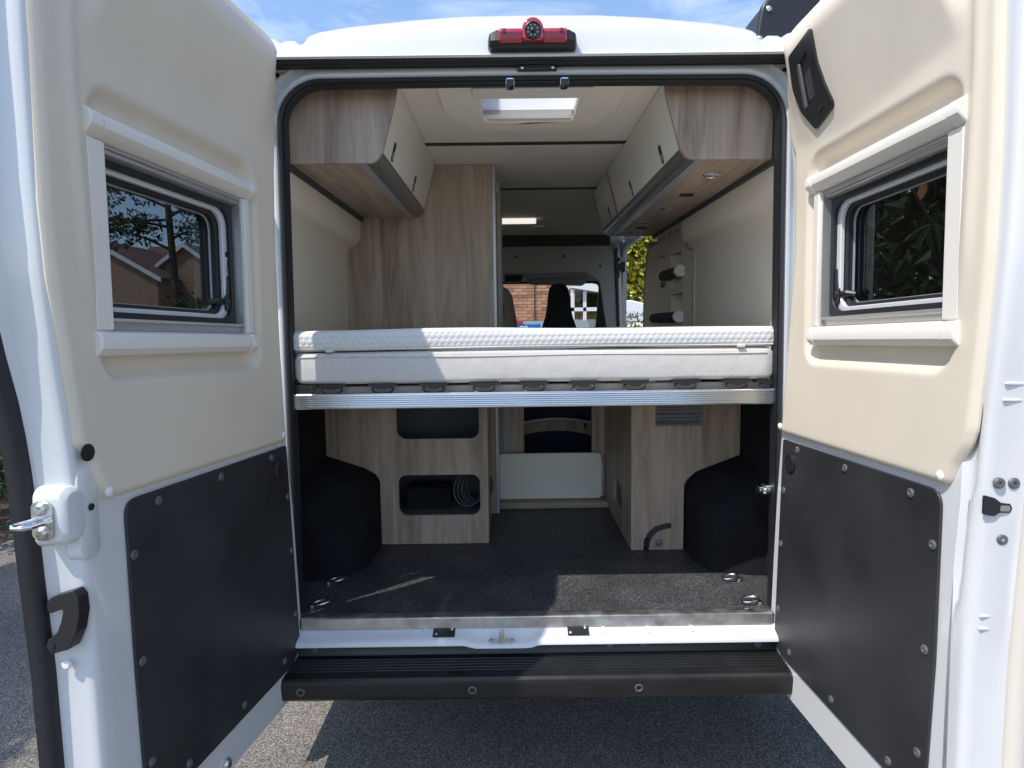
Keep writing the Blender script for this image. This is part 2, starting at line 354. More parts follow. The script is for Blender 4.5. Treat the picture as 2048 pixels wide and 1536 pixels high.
def rpoly(pts, rad, n=5):
    """round the corners of a polygon; rad is one radius or one for each corner"""
    out_ = []; N = len(pts)
    rads = rad if isinstance(rad, (list, tuple)) else [rad]*N
    for i in range(N):
        p = Vector(pts[i]); a = Vector(pts[i - 1]) - p; b = Vector(pts[(i + 1) % N]) - p; r = rads[i]
        if r <= 0: out_.append(tuple(p)); continue
        la, lb = a.length, b.length; a.normalize(); b.normalize(); ang = a.angle(b); d = min(r/math.tan(ang/2), la*.48, lb*.48)
        p0, p1 = p + a*d, p + b*d
        for k in range(n + 1):
            t = k/n; out_.append(tuple(p0*(1 - t)**2 + p*2*t*(1 - t) + p1*t*t))
    return out_
def tab(t, x):
    if x <= t[0][0]: return t[0][1]
    for (a, b), (c, d) in zip(t, t[1:]):
        if x <= c: return b + (d - b)*(x - a)/(c - a)
    return t[-1][1]
def sst(a, b, x):
    t = min(1, max(0, (x - a)/(b - a))); return t*t*(3 - 2*t)
fXZ = lambda y: (lambda a, b, t: (a, t, b))
XZ = lambda a, b, t: (a, t, b)      # polygon in x,z extruded along y
YZ = lambda a, b, t: (t, a, b)      # polygon in y,z extruded along x
XY = lambda a, b, t: (a, b, t)

# ================================================================== setting
def sheet(name, x0, x1, y0, y1, z, material, n=1):
    rows = [[(x0 + (x1 - x0)*j/n, y0 + (y1 - y0)*i/n, z) for j in range(n + 1)] for i in range(n + 1)]
    return MB().grid(rows).build(name, material, norm=False)
g = struct(sheet('driveway', -250, 250, -250, 250, 0, 'asphalt'))

# ================================================================== the van
van = thing('campervan', 'white campervan with both rear doors swung wide open', 'campervan')
FL = .62; CEIL = 2.345

# body sides with cab windows and the open sliding door on the right
def side(sx, holes):
    outer = [(.01, .36), (5.0, .36), (5.05, 1.15), (4.75, 1.6), (4.45, 2.1), (4.0, 2.33), (-.02, 2.33), (-.15, 2.25), (-.15, 2.02), (.01, 1.95)]  # upper rear lip added to keep sun off the opening frame
    b = MB(); b.prism(outer, YZ, sx*.985, sx*1.02, holes); return b.build('body_side', 'paint', van)
cabw = rpoly([(4.04, 1.45), (4.62, 1.45), (4.28, 2.0), (4.04, 2.0)], .05)
side(-1, [cabw, rrect(2.2, 3.2, 1.5, 2.0, .06)])
side(1, [cabw, rrect(2.58, 3.92, .55, 2.27, .08)])
# roof: crown, gutter, side
def roofz(x):
    return 1.561 + 1.04*(-1.561 + tab([(0, 2.478), (.2, 2.476), (.36, 2.466), (.55, 2.447), (.64, 2.432), (.672, 2.420), (.685, 2.398), (.70, 2.392), (.715, 2.406), (.745, 2.406), (.757, 2.398), (.775, 2.412), (.80, 2.418), (.94, 2.418), (.99, 2.385), (1.015, 2.31)], abs(x)))
xs = [0, .1, .2, .28, .36, .44, .5, .55, .6, .64, .66, .672, .678, .685, .70, .707, .715, .745, .752, .757, .765, .775, .80, .87, .94, .965, .99, 1.005, 1.015]
xs = [-x for x in reversed(xs[1:])] + xs
rows = []
for x in xs:
    b0 = 2.368; h = roofz(x) - b0
    prof = [(-.033, 2.359), (-.041, 2.363), (-.036, 2.368), (-.024, 2.371), (-.020, b0 + .25*h), (-.015, b0 + .5*h), (-.006, b0 + .72*h), (.012, b0 + .88*h), (.05, b0 + .97*h), (.10, b0 + h), (.18, b0 + h + .001)]
    rows.append([(x, y, z) for y, z in prof] + [(x, yy, b0 + h + .004) for yy in (.46, 1.5, 2.5, 3.4, 4.0)])
def rmask(i, j):
    x0, x1 = xs[i], xs[i + 1]; return not (j == 10 and x0 >= -.21 and x1 <= .21)
MB().grid(rows, rmask).build('roof', 'paint', van, smooth=50)
MB().prism([(4.0, 2.34), (4.6, 2.0), (4.62, 2.03), (4.02, 2.40)], YZ, -1.0, 1.0).build('cab_roof', 'paint', van)
# dark rubber drip channel under the roof lip
b = MB(); b.prism([(-.032, 2.3585), (-.026, 2.354), (-.016, 2.354), (-.012, 2.358), (-.006, 2.358), (.0, 2.352), (.012, 2.352), (.016, 2.357), (.034, 2.356), (.034, 2.372), (-.03, 2.366)], YZ, -.79, .79)
b.build('drip_channel', 'rubber', van)
# opening outline (inner edge of the seal), from lower left round the top to lower right
def outline(off):
    xb, xt, zt, r = .777 + off, .761 + off, 2.302 + off, .118 + off*.8
    L = [(-xb, .575), (-xb, .77), (-(xb*.5 + xt*.5), 1.5)]
    for k in range(11):
        t = R(180 - 9*k); L.append((-xt + r + r*math.cos(t), zt - r + r*math.sin(t)))
    L += [(-.3, zt + .002), (0, zt + .003)]
    return L + [(-x, z) for x, z in reversed(L[:-1])]
def ring(prof, name, material):
    """prof = [(offset outward, y)] swept along the opening"""
    rows = [[(x, y + .015, z) for x, z in outline(o)] for o, y in prof]
    return MB().grid(list(map(list, zip(*rows)))).build(name, material, van, smooth=60)
ring([(.010, .06), (.002, .045), (0, .03), (.001, .012), (.004, .004), (.007, .006), (.009, .001), (.015, -.002), (.020, .002), (.023, .02), (.023, .05)], 'door_seal', 'rubber')
ring([(.021, .03), (.024, .012), (.032, .006), (.042, .010), (.052, .018), (.066, .022), (.074, .018)], 'opening_frame', 'paint')
# pillar faces behind the hinges
for sx in (-1, 1):
    b = MB(); b.box(min(sx*.835, sx*.99), max(sx*.835, sx*.99), .038, .07, .36, 2.36); b.build('pillar', 'paint', van, bevel=.01)
b = MB(); b.prism([(-.85, 2.355), (.85, 2.355), (.99, 2.42), (-.99, 2.42)], XZ, .040, .06); b.build('header_panel', 'paint', van)
# stop light with reversing camera
sl = MB(); sl.loft([[(x, y, z) for y, z in pr] for x, pr in [(-.131, [(-.03, 2.3802), (-.04, 2.3819), (-.045, 2.3922), (-.04, 2.4025), (-.02, 2.4025)]),
     (-.126, [(-.02, 2.3750), (-.055, 2.3776), (-.064, 2.3922), (-.06, 2.4137), (-.015, 2.4197)]), (-.105, [(-.02, 2.3750), (-.062, 2.3759), (-.071, 2.3905), (-.067, 2.4214), (-.01, 2.4266)]),
     (.105, [(-.02, 2.3750), (-.062, 2.3759), (-.071, 2.3905), (-.067, 2.4214), (-.01, 2.4266)]), (.126, [(-.02, 2.3750), (-.055, 2.3776), (-.064, 2.3922), (-.06, 2.4137), (-.015, 2.4197)]),
     (.131, [(-.03, 2.3802), (-.04, 2.3819), (-.045, 2.3922), (-.04, 2.4025), (-.02, 2.4025)])]])
stop = lab(sl.build('stop_light', 'black_plastic', van, bevel=.004), 'red high-level stop light with a reversing camera in its middle')
for a, c in ((-.099, -.030), (.030, .099)):
    MB().prism([(-.012, 2.4266), (-.070, 2.4240), (-.078, 2.4163), (-.078, 2.3888), (-.074, 2.3836), (-.012, 2.3836)], YZ, a, c).build('lens', 'red_lens', stop, bevel=.003)
    xm = (a + c)/2
    MB().prism([(-.0795, 2.3905), (-.0775, 2.3905), (-.0775, 2.4094), (-.0795, 2.4094)], YZ, a + .004, c - .004).build('reflector_strip', 'red_dark', stop)
    MB().lathe([(.006, 0), (.006, .004), (.003, .005)], (a + .016 if a < 0 else c - .016, -.078, 2.4128), (0, -1, 0)).build('screw', 'red_dark', stop)
ho = [(.031*math.cos(R(t)), 2.4146 + .033*math.sin(R(t))) for t in range(0, 181, 12)] + [(-.031, 2.3853), (.031, 2.3853)]
MB().prism(ho, XZ, -.088, -.02).build('camera_housing', 'red_lens', stop, bevel=.005)
ce = MB().lathe([(.024, -.0), (.024, .007), (.022, .008), (.020, .005), (.0, .005)], (0, -.088, 2.4077), (0, -1, -.08), 24).build('camera_eye', 'black_plastic', stop)
MB().lathe([(.007, 0), (.007, .004), (.004, .0065), (0, .007)], (0, -.0925, 2.4073), (0, -1, 0), 14).build('camera_lens', 'black_plastic', stop)
for k in range(8):
    t = R(45*k + 22); MB().lathe([(.0032, 0), (.0032, .0028), (.001, .003)], (.0145*math.cos(t), -.0925, 2.4073 + .0145*math.sin(t)), (0, -1, 0), 8).build('led', 'screw_grey', stop)
# catch plate and two hooks on the header
cp = MB().box(-.043, .076, .006, .022, 2.337, 2.354).build('catch_plate', 'black_plastic', van, bevel=.002)
for x in (-.030, .063): MB().lathe([(.005, 0), (.005, .003), (.002, .005)], (x, .006, 2.343), (0, -1, 0), 10).build('screw', 'chrome', cp)
for x in (-.067, .099):
    hk = MB().prism(rrect(x - .014, x + .014, 2.290, 2.315, .007), XZ, .004, .04).build('blind_hook', 'chrome', van, bevel=.002)
    MB().prism(rpoly([(x - .012, 2.308), (x + .012, 2.308), (x + .012, 2.288), (x - .002, 2.287), (x - .005, 2.280), (x - .008, 2.288), (x - .012, 2.292)], .002), XZ, -.002, .02).build('hook_pad', 'black_plastic', hk)
# load sill
ys = [(.06, .618), (.0, .617)]
b = MB(); b.prism([(.02, .626), (-.012, .626), (-.017, .623), (-.0175, .588), (-.012, .587), (-.012, .60), (.02, .60)], YZ, -.766, .766)
b.build('threshold_strip', 'alu_worn', van, bevel=.0015)
rows = []
sxs = [-.78, -.60, -.40, -.26, -.235, -.215, -.195, -.16, -.115, -.07, -.035, -.018, .002, .02, .2, .4, .6, .78]
for x in sxs:
    d = sst(-.24, -.195, x)*(1 - sst(-.03, .012, x))       # dished in the middle for the lock
    rows.append([(x, .0, .60), (x, -.010, .590), (x, -.016 - .0*d, .582 - .002*d), (x, -.036, .566 - .016*d), (x, -.052 - .004*d, .552 - .019*d), (x, -.060 - .004*d, .540 - .016*d), (x, -.061 - .004*d, .522 - .014*d), (x, -.045, .505), (x, .02, .500)])
KS = lambda z: .587 - (.587 - z)*.56
rows = [[(x, y, KS(z)) for x, y, z in r_] for r_ in rows]
sill = MB().grid(rows).build('load_sill', 'paint', van, smooth=60)
for x in (-.42, -.36, .215, .36, .50):
    MB().prism([(-.014, KS(.586)), (-.036, KS(.5675)), (-.038, KS(.5695)), (-.015, KS(.5895))], YZ, x - .006, x + .006).build('sill_rib', 'paint', sill)
for a, c in ((-.336, -.266), (.098, .166)):
    pl = MB().prism([(-.013, KS(.590)), (-.046, KS(.5625)), (-.0475, KS(.5655)), (-.0145, KS(.5925))], YZ, a, c).build('catch_plate', 'black_plastic', sill)
    for xx, yy in ((a + .010, -.038), (c - .010, -.022)): MB().lathe([(.005, 0), (.005, .002), (.002, .004)], (xx, yy, KS(.5925 - (-.0145 - yy)*.82)), (0, -.4, 1), 8).build('screw', 'zinc', pl)
st = MB().prism(rpoly([(-.160, .5), (-.145, .49), (-.085, .49), (-.070, .5), (-.085, .513), (-.145, .513)], .006), lambda a, bb, t: (a, -.060 + (bb - .5)*-.8 + t*.0 - .0, .5655 + (.5 - bb)*-.35 + t), .0, .004).build('lock_striker', 'zinc', sill)
for x in (-.148, -.082): MB().lathe([(.006, 0), (.006, .003), (.003, .005)], (x, -.062, .569), (0, -.5, 1), 10).build('bolt', 'zinc', st)
MB().prism(rrect(-.122, -.108, .562, .602, .005), XZ, -.068, -.058).build('striker_pin', 'zinc', st, bevel=.002)
# rear bumper step
prof = [(.035, .505), (-.030, .503), (-.032, .480), (-.036, .474), (-.05, .472)]
y = -.056
for k in range(5):
    prof += [(y, .4715 - k*.002), (y - .002, .4665 - k*.002), (y - .0065, .4665 - k*.002), (y - .0085, .4715 - k*.002)]; y -= .013
prof += [(-.128, .460), (-.140, .457), (-.147, .450), (-.150, .438), (-.146, .395), (-.138, .385), (.03, .375)]
prof = [(a, c + .036) for a, c in prof]
bp_ = MB().prism(prof, YZ, -.97, .97).build('rear_bumper', 'bumper_plastic', van, smooth=30)
for x in (-.19, .235, .345, .715, -.72): MB().lathe([(.011, 0), (.011, .002), (.007, .003), (.006, .0012), (0, .0012)], (x, -.031, .528), (0, -1, 0), 14).build('screw', 'screw_grey', bp_)
for x in (-.205, .305, -.73): MB().lathe([(.013, -.002), (.013, .002), (.009, .0025), (.008, -.001), (0, -.001)], (x, -.149, .456), (0, -1, -.06), 16).build('sensor_hole', 'screw_grey', bp_)
# floor, underside, wheels
MB().box(-.88, .88, -.012, 3.7, .56, FL).build('cargo_floor', 'floor_vinyl', van)
MB().box(-.93, .93, .06, 4.9, .38, .555).build('underbody', 'cab_dark', van)
for sx in (-1, 1):
    for yy in (1.05, 4.35):
        w = MB().lathe([(.19, -.1), (.31, -.11), (.34, -.08), (.34, .08), (.31, .11), (.19, .1)], (sx*.87, yy, .34), (1, 0, 0), 28).build('wheel', 'tyre', van)
        MB().lathe([(.19, -.09), (.12, -.06), (0, -.07), ], (sx*.87, yy, .34), (-sx, 0, 0), 24).build('rim', 'wheel_rim', w)

# ---------------------------------------------------------------- rear doors
FR = {-1: (Vector((-.800024, -.0503824, .000237)), Vector((-.132485, -.990916, .023083)), Vector((.990916, -.131871, .026367)), Vector((0, .0232887, .999729))),
      1: (Vector((.800024, -.0503824, .000237)), Vector((.020675, -.999515, .023284)), Vector((-.999515, -.020121, .023764)), Vector((0, .0232887, .999729)))}
def frame(sx):
    O, U, N, A = FR[sx]
    return lambda u, n, w: O + U*u + N*n + A*w
UC = [(.40, .790), (.70, .793), (.90, .796), (1.09, .806), (1.23, .818), (1.33, .826), (1.42, .836), (1.5, .846), (1.65, .860), (1.8, .866), (2.0, .868), (2.2, .866), (2.33, .850), (2.38, .825), (2.405, .79), (2.42, .74)]
UF = [(w_, u_ + tab_) for (w_, u_), tab_ in zip(UC, [.022, .022, .024, .026, .022, .022, .026, .034, .048, .056, .058, .056, .04, .02, .01, .01])]
UH = {-1: [(.40, .06), (.408, .02), (.43, -.02), (.47, -.04), (.6, -.044), (.8, -.03), (1.0, -.016), (1.2, .012), (1.35, .030), (1.5, .036), (1.8, .042), (2.0, .034), (2.2, .016), (2.33, .016), (2.37, .028), (2.40, .065), (2.415, .12), (2.42, .16)],
      1: [(.40, .06), (.408, .02), (.43, -.03), (.47, -.055), (.6, -.058), (.8, -.045), (1.0, -.028), (1.2, -.004), (1.35, .016), (1.5, .032), (1.8, .060), (2.0, .050), (2.1, .030), (2.2, .014), (2.33, .016), (2.37, .028), (2.40, .065), (2.415, .12), (2.42, .16)]}
TF_ = {-1: [(1.216, .752), (1.261, .775), (1.297, .786), (1.318, .800), (1.335, .816), (1.373, .819), (1.51, .836), (1.641, .853), (1.768, .859), (2.1, .858), (2.25, .85), (2.34, .825), (2.38, .79), (2.40, .76), (2.412, .70)],
       1: [(1.22, .738), (1.235, .748), (1.266, .761), (1.310, .791), (1.34, .802), (1.489, .818), (1.667, .832), (1.84, .836), (2.1, .832), (2.25, .83), (2.34, .81), (2.38, .78), (2.40, .75), (2.412, .69)]}
TH = {-1: [(1.216, .036), (1.498, .052), (1.796, .060), (2.018, .050), (2.243, .029), (2.345, .030), (2.385, .048), (2.403, .08), (2.412, .15)],
      1: [(1.22, .021), (1.479, .055), (1.774, .090), (2.05, .082), (2.085, .060), (2.103, .053), (2.226, .034), (2.357, .034), (2.385, .05), (2.403, .08), (2.412, .15)]}
WIN = dict(u0=.235, u1=.714, w0=1.566, w1=1.89)
n0 = .025
def make_door(sx):
    T = frame(sx); L = sx < 0
    # ---- sheet metal shell
    ws = sorted(set([.40, .404, .412, .43, .47, .52, .6, .7, .8, .9, .95, .98, 1.0, 1.05, 1.09, 1.15, 1.2, 1.24, 1.30, 1.36, 1.42, 1.5, 1.442, WIN['w0'] - .01, 1.65, 1.73, 1.8, WIN['w1'] + .01, 1.95, 2.018, 2.1, 2.2, 2.28, 2.33, 2.36, 2.38, 2.395, 2.405, 2.414, 2.42]))
    inner, outer_, edge, hinge = [], [], [], []
    cols = [0, .06, .12, None, .3, .5, .62, None, 0]
    for w in ws:
        uh, uc, uf = tab(UH[sx], w), tab(UC, w), tab(UF, w)
        bul = .010*sst(.9, .98, w)*(1 - sst(1.18, 1.24, w)) if not L else 0     # waisted shoulder on the right door
        u_a = max(uh + .03, .166); u_b = min(uc - .03, .754)
        inner.append([(uh, n0 - .012, w), (uh + .008, n0, w), (u_a, n0, w), (.30, n0, w), (.5, n0, w), (.62, n0, w), (u_b, n0, w), (uc - .016 - bul, n0, w)])
        if not L:
            gd = .013*sst(.96, 1.03, w)*(1 - sst(1.36, 1.46, w)); q0 = min(u_b + .012, uc - .05)
            inner[-1][-1:] = [(q0, n0, w), (q0 + .008, n0 - gd*.8, w), (uc - .036 - bul, n0 - gd, w), (uc - .026 - bul, n0 - gd*.5, w), (uc - .016 - bul, n0, w)]
        edge.append([(uc - .016 - bul, n0, w), (uc - .006 - bul, n0 - .002, w), (uc - .001, n0 - .009, w), (uc + .002, n0 - .02, w), (uc + .006 + bul*.5, -.030, w), (uc + .010, -.038, w), (uf - .012, -.044, w), (uf - .002, -.046, w), (uf, -.050, w), (uf, -.062, w), (uf - .008, -.072, w)])
        oh = uh + .075
        outer_.append([(uf - .008, -.072, w), (min(uc - .02, .75), -.074, w), (.722, -.075, w), (.5, -.075, w), (.3, -.075, w), (max(oh + .02, .225), -.073, w), (oh, -.066, w)])
        hinge.append([(oh, -.066, w), (oh - .012, -.055, w), (uh + .02, -.02, w), (uh + .004, .0, w), (uh, n0 - .012, w)])
    i0 = ws.index(WIN['w0'] - .01); i1 = ws.index(WIN['w1'] + .01)
    b = MB()
    r0, r1 = ws.index(1.442), ws.index(2.018)
    b.grid(inner, lambda i, j: not (r0 <= i < r1 and 2 <= j < 6)); b.grid(edge); b.grid(outer_, lambda i, j: not (i0 <= i < i1 and 2 <= j < 5)); b.grid(hinge)
    for k in (0, -1):
        lp = inner[k] + edge[k][1:] + outer_[k][1:] + hinge[k][1:-1]
        b.add(lp, [tuple(range(len(lp)))])
    d = b.build('rear_door', 'paint', van, tf=T, smooth=50)
    bm = bmesh.new(); bm.from_mesh(d.data); bmesh.ops.remove_doubles(bm, verts=bm.verts, dist=.0002); bmesh.ops.recalc_face_normals(bm, faces=bm.faces); bm.to_mesh(d.data); bm.free()
    d.data.polygons.foreach_set('use_smooth', [True]*len(d.data.polygons)); d.data.set_sharp_from_angle(angle=R(50))
    lab(d, 'left rear door with a black hook handle on its edge' if L else 'right rear door with a recessed black grab handle')
    # ---- edge seal
    path = [(tab(UF, w) - .008, -.066, w) for w in ws]
    sm = MB()
    secs = []
    for u, n, w in path:
        secs.append([(u + a, n + c, w) for a, c in ((-.010, .016), (-.002, .022), (.010, .020), (.018, .010), (.019, -.012), (.008, -.020), (-.010, -.018), (-.013, 0))])
    if L: sm.loft(secs).build('edge_seal', 'rubber', d, tf=T, smooth=60)
    else: sm.loft(secs).build('edge_seal', 'mattress_piping', d, tf=T, smooth=60)
    # ---- moulded cream trim as a height field
    w_lo = 1.216 if L else 1.22; NW, NU = 150, 100
    rows = []
    crease = [(.0, 2.045), (.08, 2.050), (.24, 2.10), (.5, 2.105), (.78, 2.10)] if L else [(0, 2.06), (.25, 2.045), (.35, 2.035), (.6, 2.06), (.78, 2.075)]
    rc = (.178, .742, 1.452, 2.008)
    def height(u, w, uh, uf):
        e = min(u - uh, uf - u, w - w_lo, (2.412 - w))
        n = n0 + .001 + .013*math.sqrt(max(0, 1 - (1 - min(1, max(0, e)/.014))**2))
        # window recess with a rounded outline
        cx, cy = (rc[0] + rc[1])/2, (rc[2] + rc[3])/2; hx, hy = (rc[1] - rc[0])/2, (rc[3] - rc[2])/2; rr = .05
        qx, qy = abs(u - cx) - hx + rr, abs(w - cy) - hy + rr
        dd = math.hypot(max(qx, 0), max(qy, 0)) + min(max(qx, qy), 0) - rr
        n -= .030*(1 - sst(-.018, .014, dd))
        # upper wedge that leans towards the van's inside
        lc = tab(crease, u); ub = .735 - max(0, w - 2.12)*.25
        dw = w - lc
        soft = .5*(dw + math.sqrt(dw*dw + .00016))
        n += .24*soft*(1 - sst(ub - .012, ub + .03, u))*sst(.0, .15, min(u - uh, 2.42 - w) + .02)
        # soft vertical swage beside the free edge
        n += .006*math.exp(-((u - tab([(1.4, .755), (1.7, .775), (2.0, .787), (2.4, .78)], w))/.012)**2)*sst(1.55, 1.75, w)
        return n
    for i in range(NW + 1):
        w = w_lo + (2.412 - w_lo)*i/NW
        uh, uf = tab(TH[sx], w), tab(TF_[sx], w); row = []
        for j in range(NU + 1):
            t = j/NU; t = .5 - .5*math.cos(math.pi*t) if False else t
            u = uh + (uf - uh)*t; row.append((u, height(u, w, uh, uf), w))
        rows.append(row)
    def tmask(i, j):
        u, _, w = rows[i][j]; u2, _, w2 = rows[i + 1][j + 1]
        return not (u > WIN['u0'] - .012 and u2 < WIN['u1'] + .012 and w > WIN['w0'] - .012 and w2 < WIN['w1'] + .012)
    tr = MB().grid(rows, tmask); 
    # rim down to the metal
    bl = [rows[0][j] for j in range(NU + 1)] + [rows[i][NU] for i in range(1, NW + 1)] + [rows[NW][j] for j in range(NU - 1, -1, -1)] + [rows[i][0] for i in range(NW - 1, 0, -1)]
    tr.loft([bl, [(u, n0 - .004, w) for u, n, w in bl]], True, False)
    tr = tr.build('trim_panel', 'cream_trim', d, tf=T, smooth=55)
    # ---- black lower panel
    pb = [(.030, 1.203), (.704, 1.202), (.698, .85), (.686, .505), (.045, .505), (-.014, .535)] if L else [(.028, 1.203), (.722, 1.206), (.718, .85), (.70, .512), (.045, .512), (-.012, .53)]
    UWN = lambda a, c, t: (a, t, c)
    pn = MB().prism(rpoly(pb, [.012, .035, 0, .03, .03, .025]), UWN, n0 + .001, n0 + .007).build('kick_panel', 'black_panel', d, tf=T, bevel=.002)
    sc = [(.608, 1.178), (.377, 1.180), (.125, 1.182), (.688, 1.085), (.681, .854), (.669, .625), (.036, 1.043), (.024, .870), (.014, .660), (.092, .545), (.316, .540), (.55, .538)] if L else \
         [(.124, 1.184), (.377, 1.182), (.632, 1.180), (.704, 1.090), (.691, .862), (.679, .629), (.041, 1.044), (.027, .870), (.016, .656), (.096, .551), (.338, .545), (.583, .543)]
    for u, w in sc:
        MB().lathe([(.0105, 0), (.0105, .002), (.0085, .0038), (.0035, .0042), (.0028, .0032), (0, .0032)], (u, n0 + .007, w), (0, 1, 0), 12).build('screw', 'screw_grey', pn, tf=T)
    u, w = (.083, 1.138)
    MB().lathe([(.030, 0), (.030, .004), (.024, .008), (.018, .006), (.010, .007), (0, .007)], (u, n0 + .007, w), (0, 1, 0), 20).build('plug', 'black_plastic', pn, tf=T)
    for u, w in (((.752, 1.233), (.060, 1.240), (.116, 2.384)) if L else ((.727, 1.238), (.022, 1.242), (.095, 2.380))):
        MB().lathe([(.010, 0), (.010, .004), (.006, .007), (0, .008)], (u, n0 + .012, w), (0, 1, 0), 12).build('trim_clip', 'white_plastic', tr, tf=T)
    if L:
        MB().lathe([(.0165, 0), (.0165, .0015), (0, .002)], (.799, n0 + .0135, 1.318), (0, 1, 0), 18).build('grommet', 'black_plastic', tr, tf=T)
    # ---- blind frame
    def bar(name, u0, u1, prof, material, bevel=.003):
        return MB().prism(prof, lambda a, c, t: (t, a, c), u0, u1).build(name, material, d, tf=T, bevel=bevel)
    topp = [(.002, 1.962), (.035, 1.962), (.050, 1.955), (.055, 1.944), (.054, 1.930), (.040, 1.914), (.028, 1.910), (.002, 1.910)]
    cp_ = [(a*1.03 + .0005, 1.936 + (c - 1.936)*1.04) for a, c in topp]
    bar('blind_cassette', .214, .732, topp, 'blind_frame'); bar('cassette_cap', .184, .2135, cp_, 'blind_frame'); bar('cassette_cap', .7325, .766, cp_, 'blind_frame')
    botp = [(.002, 1.545), (.030, 1.546), (.046, 1.541), (.052, 1.530), (.051, 1.510), (.040, 1.497), (.002, 1.494)]
    cb_ = [(a*1.03 + .0005, 1.52 + (c - 1.52)*1.04) for a, c in botp]
    bar('lower_cassette', .232, .728, botp, 'blind_frame'); bar('cassette_cap', .204, .2315, cb_, 'blind_frame'); bar('cassette_cap', .7285, .766, cb_, 'blind_frame')
    for a, c in ((.204, .232), (.716, .760)):
        MB().prism(rrect(a, c, 1.546, 1.909, .004, 2), UWN, .002, .040).build('blind_rail', 'blind_frame', d, tf=T, bevel=.003)
        ins = (.2325, .238) if a < .4 else (.710, .7155)
        MB().prism([(ins[0], 1.547), (ins[1], 1.547), (ins[1], 1.908), (ins[0], 1.908)], UWN, .002, .030).build('rail_insert', 'silver_rail', d, tf=T)
    bar('blind_pull', .239, .709, [(.004, 1.909), (.030, 1.909), (.033, 1.902), (.026, 1.899), (.026, 1.894), (.020, 1.890), (.004, 1.889)], 'silver_rail', .001)
    bar('blind_pull', .239, .709, [(.004, 1.547), (.020, 1.547), (.024, 1.562), (.032, 1.564), (.033, 1.571), (.004, 1.571)], 'silver_rail', .001)
    # ---- hinged window: gasket, white reveal, second gasket, tinted pane
    def wring(name, o_, i_, n_a, n_b, material, r1=.055, r2=.045, bevel=.002):
        return MB().prism(rrect(*o_, r1), UWN, n_a, n_b, [list(reversed(rrect(*i_, r2)))]).build(name, material, d, tf=T, bevel=bevel)
    wring('window_gasket', (.222, .735, 1.566, 1.902), (.250, .714, 1.586, 1.876), -.004, .008, 'rubber', .055, .045, .004)
    wring('window_reveal', (.230, .735, 1.570, 1.899), (.266, .706, 1.597, 1.866), -.016, -.0045, 'paint', .055, .040)
    wring('window_gasket', (.232, .732, 1.574, 1.896), (.280, .698, 1.606, 1.857), -.030, -.0165, 'rubber', .055, .036)
    wring('pane_edge', (.262, .704, 1.594, 1.874), (.284, .694, 1.609, 1.854), -.034, -.0305, 'pale_strip', .04, .034, 0)
    wring('outer_frame', (.205, .745, 1.553, 1.913), (.255, .708, 1.588, 1.880), -.080, -.046, 'rubber', .06, .05)
    MB().prism(rrect(.226, .736, 1.570, 1.898, .06), UWN, -.0455, -.0385).build('window_pane', 'tint', d, tf=T, bevel=0)
    # latch at the hinge-side lower corner and a stay arm
    lb = MB(); lb.prism(rrect(.240, .272, 1.606, 1.650, .010), UWN, -.0042, .002); lb.lathe([(.011, 0), (.011, .018), (.008, .020)], (.256, -.016, 1.630), (0, 1, 0), 12)
    lb.tube([(.262, -.010, 1.632), (.285, -.014, 1.634), (.300, -.03, 1.630)], [.009, .010, .008], 8)
    lb.build('window_latch', 'black_plastic', d, tf=T, bevel=.001)
    MB().tube([(.258, -.004, 1.640), (.254, -.002, 1.668), (.252, -.004, 1.70)], [.006, .005, .004], 8).build('latch_lever', 'black_plastic', d, tf=T)
    if L:
        MB().tube([(.262, -.012, 1.672), (.250, -.008, 1.752)], .006, 10).build('stay_arm', 'silver_rail', d, tf=T)
        MB().lathe([(.010, 0), (.010, .012), (.006, .014)], (.248, -.016, 1.758), (0, 1, 0), 12).build('stay_pivot', 'black_plastic', d, tf=T)
    # ---- hinges
    for w in (.92, 2.225):
        hb = MB(); hb.prism(rrect(-.03, .085, w - .022, w + .022, .012), UWN, -.030, -.018); hb.lathe([(.012, -.034), (.012, .034)], (.0, -.03, w), (0, 0, 1), 12)
        hb.build('hinge', 'black_plastic', d, tf=T, bevel=.002)
    if L:
        # raised lock housing, striker loop and hook handle
        lk = MB(); lk.loft([rr3 for rr3 in [[(a, .0, c) for a, c in rrect(.766, .818, 1.112, 1.290, .02)], [(a, n0 + .001, c) for a, c in rrect(.766, .814, 1.112, 1.290, .02)], [(a, n0 + .0025, c) for a, c in rrect(.768, .812, 1.114, 1.288, .02)]]])
        lk.build('lock_plate', 'paint', d, tf=T, bevel=.002)
        lh = MB(); lh.loft([[(a, -.03, c) for a, c in rrect(.790, .852, 1.150, 1.264, .022)], [(a, n0 - .004, c) for a, c in rrect(.796, .850, 1.155, 1.260, .020)], [(a, n0 + .006, c) for a, c in rrect(.806, .842, 1.164, 1.250, .016)]])
        lh = lh.build('lock_housing', 'paint', d, tf=T, smooth=60, bevel=.004)
        MB().prism(rrect(.852, .878, 1.168, 1.240, .012), lambda a, c, t: (t, -.030 + (a - .852)*1.6, c), .8525, .8565).build('striker_plate', 'zinc', d, tf=T, bevel=.001)
        for w in (1.226, 1.182): MB().lathe([(.012, 0), (.012, .003), (.008, .007), (.004, .007), (.0035, .004), (0, .004)], (.8565, -.010, w), (1, 0, 0), 12).build('bolt', 'zinc', d, tf=T)
        MB().tube([(.856, -.024, 1.205), (.898, -.026, 1.206), (.904, -.018, 1.206), (.904, .002, 1.206), (.898, .009, 1.206), (.856, .008, 1.205)], .0052, 10).build('striker_loop', 'chrome', d, tf=T)
        MB().lathe([(.007, 0), (.007, .001), (0, .001)], (.787, n0 + .0045, 1.212), (0, 1, 0), 12).build('drain_hole', 'rubber', d, tf=T)
